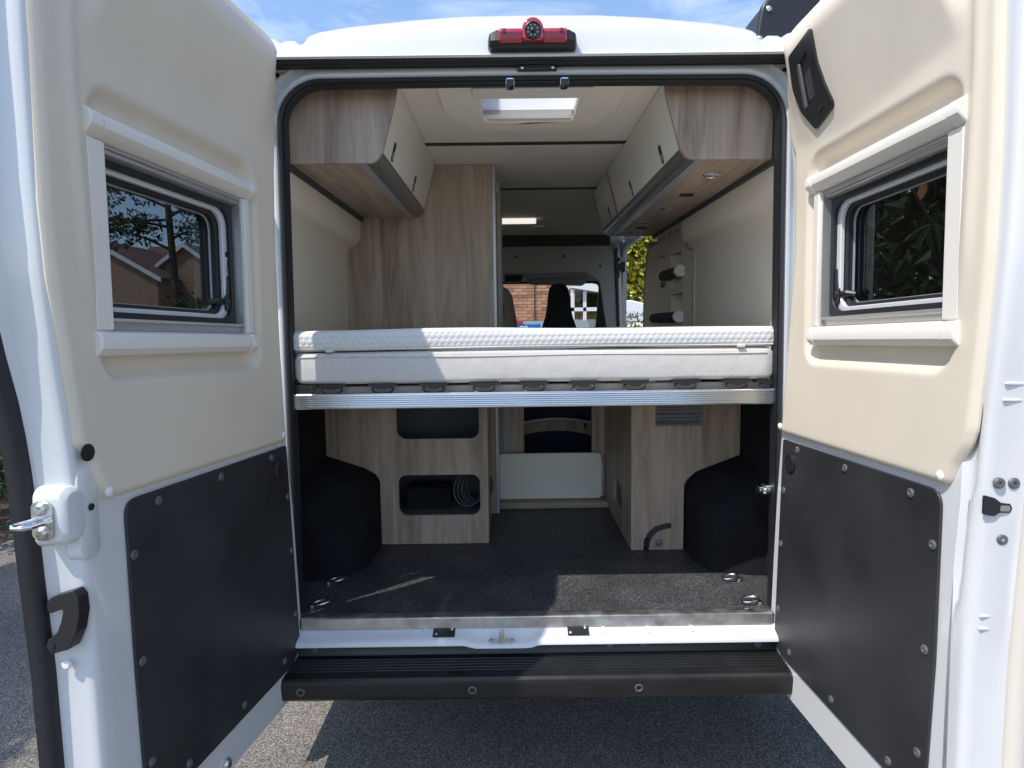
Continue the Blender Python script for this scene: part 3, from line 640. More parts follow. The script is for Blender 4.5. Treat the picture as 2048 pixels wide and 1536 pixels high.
        # hook handle: plate with a curved arm, seen edge on
        hs = [(.022, 1.052), (.032, 1.040), (.034, 1.010), (.026, .975), (.008, .940), (-.030, .930), (-.040, .944), (-.034, .958), (-.014, .972), (-.004, .995), (.002, 1.018), (-.026, 1.008), (-.032, 1.016), (-.032, 1.030), (-.020, 1.040)]
        hh = MB().prism(rpoly(hs, .004, 3), lambda a, c, t: (t, a - .002, c + .014), .806, .832).build('hook_handle', 'black_plastic', d, tf=T, bevel=.004)
        MB().lathe([(.008, 0), (.008, .001), (0, .001)], (.8325, -.030, .959), (1, 0, 0), 12).build('handle_hole', 'rubber', hh, tf=T)
        MB().lathe([(.009, 0), (.009, .003), (.006, .006), (0, .006)], (.812, -.018, .915), (1, .2, 0), 12).build('bolt', 'white_plastic', d, tf=T)
        MB().lathe([(.016, 0), (.016, .006), (.010, .012), (0, .012)], (.40, n0, .43), (0, 1, 0), 14).build('door_stop', 'zinc', d, tf=T)
    else:
        # lock slot on the edge: dark pocket and catch
        ko = [(.0235, 1.222), (.0235, 1.186), (.004, 1.183), (-.006, 1.190), (-.024, 1.190), (-.028, 1.198), (-.024, 1.207), (-.008, 1.208), (.004, 1.217)]
        sl_ = MB().prism(rpoly(ko, .003, 3), lambda a, c, t: (t + (.0235 - a)*.06, a, c), .8175, .8215).build('lock_slot', 'rubber', d, tf=T)
        MB().prism(rpoly([(-.004, 1.193), (-.021, 1.193), (-.023, 1.199), (-.020, 1.204), (-.006, 1.204)], .002, 2), lambda a, c, t: (t + (.0235 - a)*.06, a, c), .822, .8235).build('lock_catch', 'zinc', d, tf=T)
        for n_, w in ((.0, 1.246), (-.028, 1.246), (-.018, 1.138)):
            MB().lathe([(.0105, 0), (.0105, .003), (.008, .005), (.0035, .005), (.003, .002), (0, .002)], (tab(UC, w) + .005, n_, w), (1, .1, 0), 14).build('bolt', 'screw_grey', d, tf=T)
        for w in (.960, .985, 1.40, 1.43):
            MB().prism(rrect(-.026, .010, w - .003, w + .003, .0025, 2), lambda a, c, t: (t, a, c), tab(UC, w) + .0025, tab(UC, w) + .0062).build('edge_pressing', 'paint', d, tf=T, bevel=.002)
        # recessed grab handle
        ho = rpoly([(.130, 2.300), (.262, 2.318), (.258, 2.235), (.272, 2.175), (.296, 2.112), (.190, 2.086), (.136, 2.150), (.116, 2.215)], [.012, .012, .05, .05, .016, .016, .06, .06])
        hole = rpoly([(.180, 2.262), (.225, 2.278), (.222, 2.160), (.172, 2.150)], .006)
        hpl = lambda a, c, t: (a + .040, height(a + .040, c - .012, tab(TH[1], c - .012), tab(TF_[1], c - .012)) + .0025 + t, c - .012)
        gh = MB().prism(ho, hpl, -.006, .004, [list(reversed(hole))]).build('grab_handle', 'black_plastic', d, tf=T, bevel=.003)
        MB().prism(hole, hpl, -.0018, -.0005).build('handle_pocket', 'rubber', gh, tf=T)
        MB().prism(rpoly([(.168, 2.255), (.182, 2.262), (.176, 2.150), (.162, 2.148)], .004), hpl, .000, .008).build('handle_bar', 'screw_grey', gh, tf=T, bevel=.003)
        MB().prism(rpoly([(.186, 2.225), (.221, 2.238), (.220, 2.165), (.186, 2.158)], .006), hpl, -.0004, .002).build('handle_flap', 'rubber_grey', gh, tf=T, bevel=.004)
        MB().lathe([(.008, 0), (.008, .001), (.005, .002), (0, .0005)], hpl(.235, 2.125, .006), (0, 1, 0), 12).build('screw', 'rubber', gh, tf=T)
    return d
make_door(-1); make_door(1)
exec_more = True

# ---------------------------------------------------------------- linings (parts of the van)
def wall_profile(sx, y0, y1, name='wall_lining'):
    pr = [(.872, 1.36), (.872, 1.60), (.868, 1.90), (.862, 1.935), (.846, 1.958), (.824, 1.970), (.808, 1.982), (.800, 2.0), (.796, 2.05), (.792, 2.10), (.785, 2.36), (.93, 2.36), (.93, 1.36)]
    return MB().prism([(sx*a, c) for a, c in pr], XZ, y0, y1).build(name, 'wall_cream', van, smooth=50)
wall_profile(-1, .062, 2.2); wall_profile(1, .062, 1.24)
for sx in (-1, 1):
    MB().prism([(sx*.793, 2.078), (sx*.780, 2.078), (sx*.776, 2.095), (sx*.793, 2.100)], XZ, .08, 1.128 if sx < 0 else 1.82).build('cable_trim', 'rubber_grey', van)
    # carpet lining below the bed and the wheel arch
    MB().box(min(sx*.872, sx*.93), max(sx*.872, sx*.93), .062, .9, FL, 1.355).build('side_carpet', 'carpet', van)
    yf = .70 if sx < 0 else .60
    secs = []
    y_r = .30
    for k in range(14):
        t = k/13; y = y_r + (yf - y_r)*t
        e = math.sqrt(max(0, 1 - (1 - min(1, t*2.1))**2))       # rounded back end
        pr = [(.90, 1.025), (.876, 1.018), (.80, .990), (.715, .960), (.672, .925), (.652, .880), (.648, .84), (.648, .70), (.648, FL + .001), (.90, FL + .001)]
        hs_ = .45 + .55*e
        secs.append([(sx*(.90 - (.90 - a)*(.25 + .75*e)), y, FL + .001 + (c - FL - .001)*hs_) for a, c in pr])
    MB().loft(secs).build('wheel_arch', 'carpet', van, smooth=60)
    # small floor cleats: wire loop and plate
    for (x, y) in (((-.742, .279), (-.742, .085)) if sx < 0 else ((.735, .258), (.735, .065))):
        c = MB().lathe([(.016, 0), (.016, .003), (.009, .005), (.009, .009), (0, .010)], (x + (.022 if sx > 0 else -.02), y, FL), (0, 0, 1), 14).build('lashing_eye', 'zinc', van)
        lp = [(x + .028*math.cos(R(a)) - sx*.012, y + .018*math.sin(R(a)), FL + .010 + .010*math.cos(R(a*.5))**2) for a in range(0, 360, 24)]
        MB().tube(lp, .0035, 6, closed=True).build('eye_ring', 'zinc', c)
MB().lathe([(.018, 0), (.018, .03), (.012, .035), (.012, .05)], (.78, .05, 1.02), (-1, -.2, 0), 16).build('gas_strut_end', 'chrome', van)
# ceiling panels with dark joints
def ceil_panel(y0, y1, z=CEIL):
    return MB().box(-.80, .80, y0, y1, z, z + .02)
cpn = MB(); cpn.prism([(-.80, .062), (.80, .062), (.80, .775), (-.80, .775)], XY, CEIL, CEIL + .02, [list(reversed(rrect(-.185, .185, .10, .478, .03)))])
ceil = cpn.build('ceiling_panel', 'ceiling_cream', van)
ceil_panel(.805, 1.665).build('ceiling_panel', 'ceiling_cream', van); ceil_panel(1.695, 3.56).build('ceiling_panel', 'ceiling_cream', van)
for y0 in (.776, 1.666): MB().box(-.80, .80, y0, y0 + .028, CEIL - .006, CEIL + .012).build('ceiling_joint', 'ceiling_strip', van, bevel=.002)
# roof hatch
ht = MB().prism(rpoly([(-.30, .10), (.31, .10), (.31, .33), (.235, .535), (-.225, .535), (-.30, .33)], [.03, .03, .12, .06, .06, .12]), XY, CEIL - .022, CEIL - .001, [list(reversed(rpoly([(-.165, .19), (.168, .19), (.168, .452), (-.165, .452)], [.02, .02, .03, .03])))])
hatch = ht.build('roof_hatch', 'white_plastic', van, bevel=.008, seg=3)
hatch.data.materials[0] = MATS['ceiling_cream']
MB().box(-.19, .20, .10, .186, CEIL - .030, CEIL - .0225).build('hatch_blind', 'blind_frame', hatch, bevel=.004)
hw = MB()
for a in ((-.178, -.170, .105, .47), (.172, .180, .105, .47)): hw.box(a[0], a[1], a[2], a[3], CEIL, 2.505)
hw.box(-.168, .170, .455, .470, CEIL, 2.505); hw.box(-.168, .170, .105, .112, CEIL, 2.505)
hw.build('hatch_frame', 'white_plastic', hatch, bevel=.002)
MB().box(-.163, .166, .446, .454, CEIL + .004, CEIL + .026).build('hatch_rail', 'silver_rail', hatch, bevel=.001)
MB().box(-.163, .166, .438, .4455, CEIL - .012, CEIL + .004).build('hatch_rail', 'blind_frame', hatch, bevel=.001)
MB().prism([(-.169, .113), (.171, .113), (.171, .454), (-.169, .454)], XY, CEIL + .022, CEIL + .026).build('hatch_dome', 'frosted', hatch, bevel=.003)
# cab surround, B pillar and cab roof lining
arch = [(-.98, 1.2), (-.98, CEIL - .07), (.70, CEIL - .075), (.80, CEIL - .10), (.83, 2.2), (.85, 1.95), (.885, 1.2)]
hol = rpoly([(-.84, 1.21), (-.84, 2.03), (.60, 2.03), (.72, 1.95), (.78, 1.55), (.80, 1.21)], [0, .05, .08, .08, .02, 0])
ar = MB().prism(arch, XZ, 3.55, 3.60, [list(reversed(hol))]).build('cab_arch', 'cab_grey', van, smooth=25)
for x, z in ((-.02, 2.17), (.72, 2.08), (.40, 2.17)): MB().lathe([(.011, 0), (.011, .003), (0, .005)], (x, 3.55, z), (0, -1, 0), 10).build('screw', 'cab_dark', ar)
MB().prism([(3.60, 2.12), (4.58, 2.02), (4.58, 2.05), (3.60, 2.16)], YZ, -.95, .95).build('cab_headliner', 'cab_grey', van)
MB().box(-.95, .95, 3.60, 3.66, 2.03, 2.12).build('cab_shelf_edge', 'cab_dark', van, bevel=.01)
MB().box(-.95, .80, 3.50, 3.549, CEIL - .09, CEIL - .002).build('overcab_shade_board', 'cab_dark', van)  # dark board stands in for the shade above the cab arch
MB().prism(rpoly([(.12, 1.985), (.66, 1.965), (.70, 1.99), (.70, 2.06), (.10, 2.06)], .02), XZ, 4.40, 4.44).build('sun_visor', 'cab_grey', van, bevel=.008)
MB().prism(rpoly([(-.12, 2.0), (.04, 2.0), (.06, 2.06), (-.12, 2.06)], .015), XZ, 4.2, 4.36).build('roof_console', 'cab_dark', van, bevel=.008)
# windscreen frame with hole, glass and dashboard
def WS(a, c, t): return (a, 4.55 + (2.03 - c)*.62 + t, c)
MB().prism([(-.98, 1.35), (.98, 1.35), (.98, 2.08), (-.98, 2.08)], WS, 0, .04, [list(reversed(rrect(-.88, .86, 1.42, 2.005, .06)))]).build('windscreen_frame', 'cab_dark', van)
MB().prism([(-.90, 1.40), (.88, 1.40), (.88, 2.02), (-.90, 2.02)], WS, .044, .05).build('windscreen', 'clear', van)
MB().prism(rpoly([(4.35, .7), (4.35, 1.28), (4.45, 1.36), (4.95, 1.40), (4.95, .7)], .04), YZ, -.95, .95).build('dashboard', 'cab_dark', van, bevel=.02)
MB().tube([(.42 + .19*math.cos(R(a)), 4.22 + .06*math.sin(R(a)), 1.30 + .17*math.sin(R(a))) for a in range(0, 360, 15)], .014, 8, closed=True).build('steering_wheel', 'cab_dark', van)
MB().box(-.985, .985, 3.60, 4.9, .56, .80).build('cab_floor', 'cab_dark', van)
# right door-pillar seal, door edge and A-pillar trim
MB().prism([(.842, 2.23), (.868, 2.23), (.875, 1.95), (.905, 1.2), (.878, 1.2), (.852, 1.95)], XZ, 3.53, 3.56).build('pillar_seal', 'rubber', van, bevel=.004)
MB().prism([(.868, 2.30), (.898, 2.30), (.918, 1.95), (.945, 1.2), (.905, 1.2), (.882, 1.95)], XZ, 3.60, 3.66).build('pillar_flange', 'paint', van, bevel=.008)
MB().box(.885, .897, 3.585, 3.599, 1.98, 2.10).build('pillar_latch', 'black_plastic', van)
MB().prism(rpoly([(3.70, 1.2), (3.70, 1.98), (3.86, 2.0), (3.86, 1.2)], .05), YZ, .84, .90).build('seat_belt_trim', 'cab_dark', van, bevel=.01)
# cream lower strip where the right wall lining ends, then pocket panel
pk = [(1.245, 1.36), (2.44, 1.36), (2.40, 1.80), (2.30, 2.075), (1.245, 2.075)]
holes_ = [rrect(1.50, 1.72, 1.780, 1.965, .008, 3), rrect(1.84, 2.03, 1.790, 1.985, .008, 3), rrect(1.46, 1.70, 1.585, 1.735, .008, 3)]
pp = MB().prism(pk, YZ, .866, .884, [list(reversed(h)) for h in holes_]).build('pocket_panel', 'wall_cream', van, smooth=25)
for h in holes_:
    ys_ = [p[0] for p in h]; zs_ = [p[1] for p in h]
    b = MB(); y0, y1, z0, z1 = min(ys_), max(ys_), min(zs_), max(zs_)
    b.box(.930, .94, y0 - .01, y1 + .01, z0 - .01, z1 + .01); b.box(.885, .929, y0 - .01, y0 - .001, z0 - .01, z1 + .01); b.box(.885, .929, y1 + .001, y1 + .01, z0 - .01, z1 + .01)
    b.box(.885, .929, y0, y1, z0 - .01, z0 - .001); b.box(.885, .929, y0, y1, z1 + .001, z1 + .01); b.build('pocket', 'wall_cream', pp)
MB().box(.886, .929, 1.845, 2.025, 1.795, 1.855).build('socket_box', 'black_plastic', pp)
MB().prism([(1.235, 1.40), (1.252, 1.40), (1.260, 1.88), (1.275, 1.94), (1.36, 1.955), (1.40, 2.0), (1.42, 2.09), (1.405, 2.09), (1.385, 2.01), (1.35, 1.965), (1.262, 1.952), (1.246, 1.89)], YZ, .8605, .8655).build('lining_bead', 'panel_edge', pp)
for y, z in ((1.29, 1.90), (1.275, 1.66)): MB().lathe([(.009, 0), (.009, .002), (0, .004)], (.8655, y, z), (-1, 0, 0), 10).build('screw_cap', 'panel_edge', pp)
for (y0, y1, z) in ((1.43, 1.83, 1.852), (1.44, 2.07, 1.605)):
    ro = MB().tube([(.846, y0 + .03, z), (.846, y1 - .02, z)], .030, 16).build('net_roll', 'roller_grey', pp)
    for a, b_ in ((y0, y0 + .029), (y1 - .019, y1)): MB().tube([(.846, a, z), (.846, b_, z)], .033, 16).build('roll_end', 'white_plastic', ro, bevel=.004)
MB().prism([(2.44, 1.2), (2.50, 1.2), (2.46, 1.8), (2.35, 2.12), (2.29, 2.12), (2.40, 1.8)], YZ, .866, .93).build('door_opening_trim', 'cab_grey', van, bevel=.006)

# ================================================================== furniture
def cabinet(sx, y0, y1, label, handles, lights=(), vents=()):
    c = thing('overhead_cabinet', label, 'cabinet')
    def pz(lst): return [(sx*a, z) for a, z in lst]
    top = CEIL - .004
    # end panel: wood, full section, 16 mm, proud of everything
    endp = rpoly(pz([(.425, top), (.432, 2.30), (.4795, 2.128), (.505, 2.093), (.778, 2.093), (.778, top)]), [0, 0, .012, .05, 0, 0])
    MB().prism(endp, XZ, y0, y0 + .016).build('end_panel', 'wood_up', c, bevel=.001)
    MB().prism(rpoly(pz([(.425, top), (.432, 2.30), (.481, 2.128), (.507, 2.091), (.778, 2.091), (.778, top)]), [0, 0, .012, .05, 0, 0]), XZ, y1 - .014, y1).build('end_panel', 'wood_up', c, bevel=.001)
    ya, yb = y0 + .017, y1 - .0145
    dr = MB().prism(pz([(.427, top), (.4815, 2.131), (.497, 2.135), (.443, top)]), XZ, ya, yb).build('cabinet_door', 'door_laminate', c, bevel=.002)
    cur = [(.482, 2.1300), (.484, 2.120), (.490, 2.109), (.500, 2.100), (.513, 2.0955), (.534, 2.0945), (.534, 2.108), (.515, 2.112), (.500, 2.131)]
    MB().prism(pz(cur), XZ, ya, yb).build('curved_rail', 'grey_curve', c, smooth=60)
    MB().prism(pz([(.535, 2.0940), (.566, 2.0938), (.566, 2.106), (.535, 2.106)]), XZ, ya, yb).build('pale_rail', 'pale_strip', c)
    bt = MB().prism(pz([(.567, 2.0945), (.776, 2.0945), (.776, 2.108), (.567, 2.108)]), XZ, ya, yb).build('bottom_board', 'wood_long', c)
    for y, w_ in handles:
        def hp(a, z, t): 
            x = .4815 - (z - 2.131)*(.0545/.210); return (sx*(x - t), a, z)
        h = MB().prism(rrect(y - .015, y + .015, 2.137, 2.199, .010), hp, .0, .0022).build('handle', 'ceiling_strip', dr)
        MB().prism(rrect(y - .009, y + .009, 2.142, 2.170, .006), hp, .0023, .0034).build('handle_insert', 'silver_rail', h)
    for x, y in lights:
        s_ = MB().lathe([(.031, 0), (.031, .003), (.022, .009), (.019, .006), (.012, .0085), (0, .010)], (sx*x, y, 2.0945), (0, 0, -1), 24).build('spotlight', 'lamp_silver', bt, smooth=50)
    for x, y in vents:
        MB().prism(rpoly([(sx*(x - .026), y - .014), (sx*(x + .022), y - .018), (sx*(x + .032), y), (sx*(x + .022), y + .018), (sx*(x - .026), y + .014)], .003), XY, 2.087, 2.0944).build('switch', 'black_plastic', bt, bevel=.001)
    return c
cabinet(-1, .107, 1.126, 'wood-ended overhead cabinet above the left end of the bed', [(.26, 0), (.735, 0)])
cabinet(1, .107, 1.282, 'long wood-ended overhead cabinet above the right end of the bed', [(.327, 0), (.878, 0)], [(.65, .317), (.65, .962)], [(.655, .655)])
cabinet(1, 1.284, 1.818, 'short far overhead cabinet beyond the long right one', [(1.48, 0)], [(.65, 1.335 + .03), (.65, 1.70)], [(.655, 1.534)])

wr = thing('wardrobe', 'tall wood-faced wardrobe at the left end of the bed', 'wardrobe')
MB().box(-.93, -.156, 1.130, 1.150, FL, CEIL - .002).build('back_panel', 'wood_up', wr)
MB().box(-.1555, -.137, 1.126, 1.152, FL, CEIL - .002).build('edge_strip', 'pale_strip', wr, bevel=.003)
MB().box(-.16, -.139, 1.153, 2.15, FL, CEIL - .002).build('side_panel', 'wardrobe_side', wr)
dr = MB().box(-.1385, -.116, 1.30, 2.12, 1.0, CEIL - .05).build('wardrobe_door', 'wardrobe_side', wr, bevel=.004)
MB().box(-.1155, -.110, 2.05, 2.07, 1.62, 1.70).build('handle', 'ceiling_strip', dr, bevel=.001)
for z in (1.25, 2.24): MB().box(-.1375, -.128, 1.272, 1.296, z, z + .05).build('hinge', 'silver_rail', wr)
MB().box(-.17, .125, 2.66, 2.70, CEIL - .034, CEIL - .0).build('light_tmp', 'white_plastic', None)
_n = nodes_of(mat('lamp_glow', (.8, .8, .78), .4))[0]['Principled BSDF']; _n.inputs['Emission Color'].default_value = (1, .95, .88, 1); _n.inputs['Emission Strength'].default_value = .45
lt = bpy.data.objects['light_tmp']; lt.data.materials[0] = MATS['lamp_glow']; lt.name = 'strip_light'; tag(lt, 'white strip light on the ceiling beside the wardrobe', 'light')
tag(MB().prism(rrect(.11, .20, 2.95, 3.05, .02), XY, CEIL - .02, CEIL - .001).build('ceiling_sensor', 'ceiling_cream', bevel=.004), 'small cream sensor box on the dark far ceiling', 'sensor')

# ---- bed
bed = thing('bed_frame', 'ribbed aluminium bed rail with black slat holders across the opening', 'bed frame')
pr = [(.062, 1.353), (.030, 1.353), (.028, 1.350)]
z = 1.3478
while z > 1.3115:
    pr += [(.0282, z), (.0276, z - .0024), (.0300, z - .0040), (.0335, z - .0046), (.0335, z - .0062)]; z -= .0068
pr += [(.028, 1.3075), (.030, 1.304), (.062, 1.304)]
MB().prism(pr, YZ, -.775, .780).build('rail', 'alu', bed, smooth=25)
MB().box(-.80, .80, .085, .11, 1.31, 1.372).build('slat_board', 'panel_edge', bed, bevel=.003)
MB().box(-.85, .85, 1.08, 1.12, 1.30, 1.372).build('slat_board', 'lining_grey', bed)
for x in (-.82, .82): MB().box(x - .015, x + .015, .09, 1.1, 1.30, 1.35).build('side_rail', 'alu_worn', bed)
xsx = [-.745, -.655, -.490, -.325, -.163, -.001, .160, .325, .490, .655, .765]
for i, x in enumerate(xsx):
    h = MB(); h.tube([(x + .034*math.cos(R(a)), .046, 1.3645 + .013*math.sin(R(a))) for a in range(0, 360, 20)], .0032, 6, closed=True)
    h.prism(rpoly([(x - .047, 1.383), (x - .045, 1.3765), (x - .022, 1.371), (x - .010, 1.366), (x + .010, 1.366), (x + .022, 1.371), (x + .045, 1.3765), (x + .047, 1.383)], .002, 2), XZ, .036, .070)
    h.build('slat_holder', 'black_plastic', bed)
    if -.7 < x < .72: MB().box(x - .03, x + .03, .08, 1.10, 1.3735, 1.3815).build('slat', 'wood_long', bed)
def cushion(x0, x1, y0, y1, z0, z1, r, nx, wob, seed):
    rnd = random.Random(seed); ph = [rnd.uniform(0, 6) for _ in range(8)]
    secs = []
    for i in range(nx + 1):
        x = x0 + (x1 - x0)*i/nx
        ee = min(x - x0, x1 - x); k = math.sqrt(max(0, 1 - (1 - min(1, ee/r))**2)) if ee < r else 1
        sec = []
        top = wob*(math.sin(x*3.1 + ph[0]) + .6*math.sin(x*7.3 + ph[1])); bot = wob*.45*(math.sin(x*9 + ph[2]) + .5*math.sin(x*19 + ph[3])); fr = wob*.5*math.sin(x*5 + ph[4])
        for a, c in rrect(y0, y1, z0, z1, r, 4):
            tz = (c - z0)/(z1 - z0); ty = (a - y0)/(y1 - y0)
            zz = c + top*tz + bot*(1 - tz); yy = a + fr*(1 - ty)*math.sin(tz*3.1)
            sec.append((x, (y0 + y1)/2 + (yy - (y0 + y1)/2)*(.985 + .015*k), (z0 + z1)/2 + (zz - (z0 + z1)/2)*(.75 + .25*k)))
        secs.append(sec)
    return MB().loft(secs)
mt = tag(cushion(-.772, .777, .040, 1.115, 1.383, 1.487, .016, 90, .0022, 3).build('mattress', 'mattress_fabric', smooth=60), 'off-white woven mattress, the thicker lower one on the bed', 'mattress')
MB().tube([(x, .0395, 1.470 + .0015*math.sin(x*8)) for x in [-.75 + 1.5*i/30 for i in range(31)]], .0022, 6).build('piping', 'mattress_fabric', mt)
tp = tag(cushion(-.785, .788, .038, 1.112, 1.4895, 1.556, .020, 90, .0032, 11).build('mattress_topper', 'topper_fabric', smooth=60), 'white quilted mattress topper with a honeycomb side, uppermost on the bed', 'mattress topper')
MB().tube([(x, .0425, 1.4975 + .0015*math.sin(x*6 + 1)) for x in [-.77 + 1.54*i/30 for i in range(31)]], .0035, 6).build('piping', 'mattress_piping', tp)
for x in (-.655, .665): MB().prism(rrect(x - .012, x + .012, 1.4865, 1.4965, .003), XZ, .032, .06).build('strap_loop', 'mattress_piping', tp, bevel=.002)

# ---- storage under the bed, left
sl = thing('storage_unit', 'wood storage unit with two round-cornered openings, left under the bed', 'cabinet')
yp = .687
outer = rpoly([(-.877, 1.30), (-.879, 1.019), (-.712, .962), (-.646, .925), (-.646, FL + .002), (-.179, FL + .002), (-.176, 1.30)], [0, 0, .05, .07, 0, 0, 0])
h1 = rrect(-.567, -.214, 1.086, 1.29, .04); h2 = rrect(-.566, -.214, .750, .928, .035)
MB().prism(outer, XZ, yp, yp + .016, [list(reversed(h1)), list(reversed(h2))]).build('front_panel', 'wood_up', sl, bevel=.001)
MB().box(-.194, -.178, yp + .017, 1.124, FL + .002, 1.30).build('side_panel', 'wood_up', sl)
MB().box(-.646, -.196, yp + .017, 1.12, .938, .954).build('shelf', 'lining_grey', sl); MB().box(-.646, -.196, yp + .017, 1.12, FL + .002, .742).build('shelf', 'lining_grey', sl)
MB().box(-.646, -.196, 1.06, 1.075, .743, .937).build('inner_board', 'lining_grey', sl); MB().box(-.646, -.196, 1.06, 1.075, .955, 1.30).build('inner_board', 'lining_grey', sl)
MB().box(-.646, -.632, yp + .017, 1.059, .743, .937).build('inner_board', 'wood_up', sl); MB().box(-.646, -.632, yp + .017, 1.059, .955, 1.30).build('inner_board', 'wood_up', sl)
tag(MB().prism(rrect(-.555, -.355, .743, .842, .008, 3), XZ, .80, .93).build('tool_case', 'carpet', bevel=.003), 'black case inside the lower left storage opening', 'case')
coil = MB(); 
for k in range(5):
    rr_ = .075 - .004*(k % 3); path = [(-.275 + .012*k + rr_*math.cos(R(a))*.85, .80 + .02*k + .02*math.sin(R(a)), .745 + .012 + rr_ + rr_*math.sin(R(a))*.95) for a in range(0, 360, 18)]
    coil.tube(path, .0055, 7, closed=True)
tag(coil.build('cable_coil', 'cord', smooth=60), 'coiled dark cable in the lower left storage opening', 'cable')
# ---- storage under the bed, right
sr_ = thing('storage_unit', 'wood storage unit with a grey notice and curved slot, right under the bed', 'cabinet')
yq = .578
outer = rpoly([(.419, 1.30), (.421, FL + .002), (.473, FL + .002), (.474, .66), (.49, .695), (.52, .722), (.560, .735), (.588, .737), (.592, .715), (.560, .708), (.530, .697), (.508, .672), (.498, .64), (.497, FL + .002), (.640, FL + .002), (.640, .91), (.690, .955), (.870, 1.022), (.868, 1.30)],
              [0, 0, 0, .01, .01, .01, .01, .008, .008, .01, .01, .01, .01, 0, 0, .05, .05, 0, 0])
MB().prism(outer, XZ, yq, yq + .016).build('front_panel', 'wood_up', sr_, bevel=.001)
slot = rpoly([(.80, .715), (1.03, .715), (1.03, .835), (.80, .835)], .035)
MB().prism([(yq + .017, FL + .002), (1.30, FL + .002), (1.30, 1.30), (yq + .017, 1.30)], YZ, .421, .436, [list(reversed(slot))]).build('side_panel', 'wood_up', sr_)
MB().box(.437, .87, yq + .06, yq + .07, FL + .002, 1.29).build('inner_board', 'lining_grey', sr_)
nt = lab(MB().box(.517, .715, yq - .0012, yq - .0002, 1.146, 1.232).build('notice', 'sticker', sr_), 'grey notice with small dark print')
pb = MB(); rnd = random.Random(5)
for z0, wdt, th in ((1.224, .105, .0035), (1.213, .110, .0035), (1.199, .06, .004), (1.1985, .18, .0035), (1.195, .17, .0018), (1.181, .175, .0038), (1.168, .07, .0035), (1.1675, .18, .002), (1.164, .17, .002), (1.161, .175, .002), (1.158, .17, .002), (1.155, .12, .002)):
    x = .523
    while x < .523 + wdt:
        ln = rnd.uniform(.006, .018); pb.box(x, min(x + ln, .710), yq - .0018, yq - .0013, z0 - th/2, z0 + th/2); x += ln + .0022
pb.build('print', 'print', nt, smooth=0)
ic = MB().box(.523, .555, yq - .0012, yq - .0002, .636, .668).build('icon_sticker', 'sticker', sr_)
ia = MB(); ia.tube([(.534 + .0 + .014*math.sin(R(a)), yq - .0015, .642 + .018*(1 - math.cos(R(a)))) for a in range(0, 95, 12)], .0016, 5); ia.box(.528, .534, yq - .0016, yq - .0012, .641, .652)
ia.build('icon', 'rubber', ic)
MB().lathe([(.016, 0), (.014, .03)], (.485, yq + .03, .63), (0, 0, 1), 10).build('pipe_end', 'navy', sr_)
# ---- aisle end: cream board, post, step, dinette bench
tag(MB().prism(rrect(-.150, .398, .655, .898, .022), XZ, 1.262, 1.280).build('aisle_board', 'door_laminate', bevel=.002), 'low cream board standing across the aisle under the bed', 'board')
ap = thing('aisle_partition', 'wood and grey posts with a step at the aisle end', 'partition')
MB().box(-.176, .42, 1.20, 1.30, FL, .652).build('step', 'wood_cross', ap, bevel=.003)
MB().box(-.172, -.152, 1.285, 1.31, .653, 1.30).build('post', 'pale_strip', ap, bevel=.002)
MB().box(-.151, -.120, 1.29, 1.31, .653, 1.30).build('post', 'pole_grey', ap)
MB().box(-.119, -.080, 1.32, 1.36, .653, 1.30).build('post', 'wardrobe_side', ap)
MB().box(-.079, -.007, 1.33, 1.36, .653, 1.30).build('post', 'wood_up', ap)
MB().box(.352, .419, 1.301, 1.34, .653, 1.30).build('post', 'wood_up', ap)
for x, z in ((-.152, .66), (.398, .66)): MB().box(x, x + .012, 1.283, 1.30, z, .84).build('board_bracket', 'silver_rail', ap)
bn = thing('dinette_bench', 'curved wood bench front with navy cushion seen down the aisle', 'bench')
cv = [(.0 + .45*i/12, .058*(math.sin(math.pi*(.12 + .88*i/12*.92))**.6)) for i in range(13)]
MB().prism([(x, .835 + h) for x, h in cv] + [(x, .905 + h) for x, h in reversed(cv)], XZ, 2.0, 2.05).build('front_rail', 'wood_up', bn)
MB().prism([(-.02, .62), (.47, .62)] + [(x, .830 + h) for x, h in reversed(cv)], XZ, 2.01, 2.05).build('lower_front', 'navy', bn)
MB().prism([(x, .908 + h) for x, h in cv] + [(x, .916 + h) for x, h in reversed(cv)], XZ, 1.995, 2.055).build('rail_cap', 'pale_strip', bn)
MB().box(-.02, .47, 2.2, 2.26, .92, 1.30).build('backrest', 'navy', bn, bevel=.02)
MB().box(.392, .408, 1.992, 1.998, .905, .94).build('catch', 'black_plastic', bn)
# ---- cab seats
def seat(x, y, w, m_, label, top=1.955):
    s_ = thing('cab_seat', label, 'seat')
    pr_ = [(0, .0), (.02, .48), (.12, .47), (.3, .43), (.5, .36), (.62, .29), (.70, .24), (.80, .205), (.90, .19), (.96, .165), (.99, .12), (1.0, .06)]
    secs = []
    for t, hw_ in pr_:
        z = .95 + (top - .95)*t; k = hw_*w/.43; th = .075 if t < .62 else .055; yy = y - .10*(1 - t) + .0
        secs.append([(x + k*math.copysign(abs(math.cos(R(a)))**.5, math.cos(R(a)))*.5*1.0, yy + th*math.copysign(abs(math.sin(R(a)))**.7, math.sin(R(a))), z) for a in range(0, 360, 20)])
    MB().loft(secs).build('seat_back', m_, s_, smooth=70)
    MB().prism(rrect(x - .24, x + .24, y - .12, y + .45, .06), XY, .92, 1.06).build('seat_base', m_, s_, bevel=.03)
    return s_
seat(.387, 3.95, .46, 'seat_black', 'dark driver seat with tall headrest in front of the windscreen')
ps = seat(-.20, 3.95, .46, 'seat_black', 'dark passenger seat half hidden behind the wardrobe')
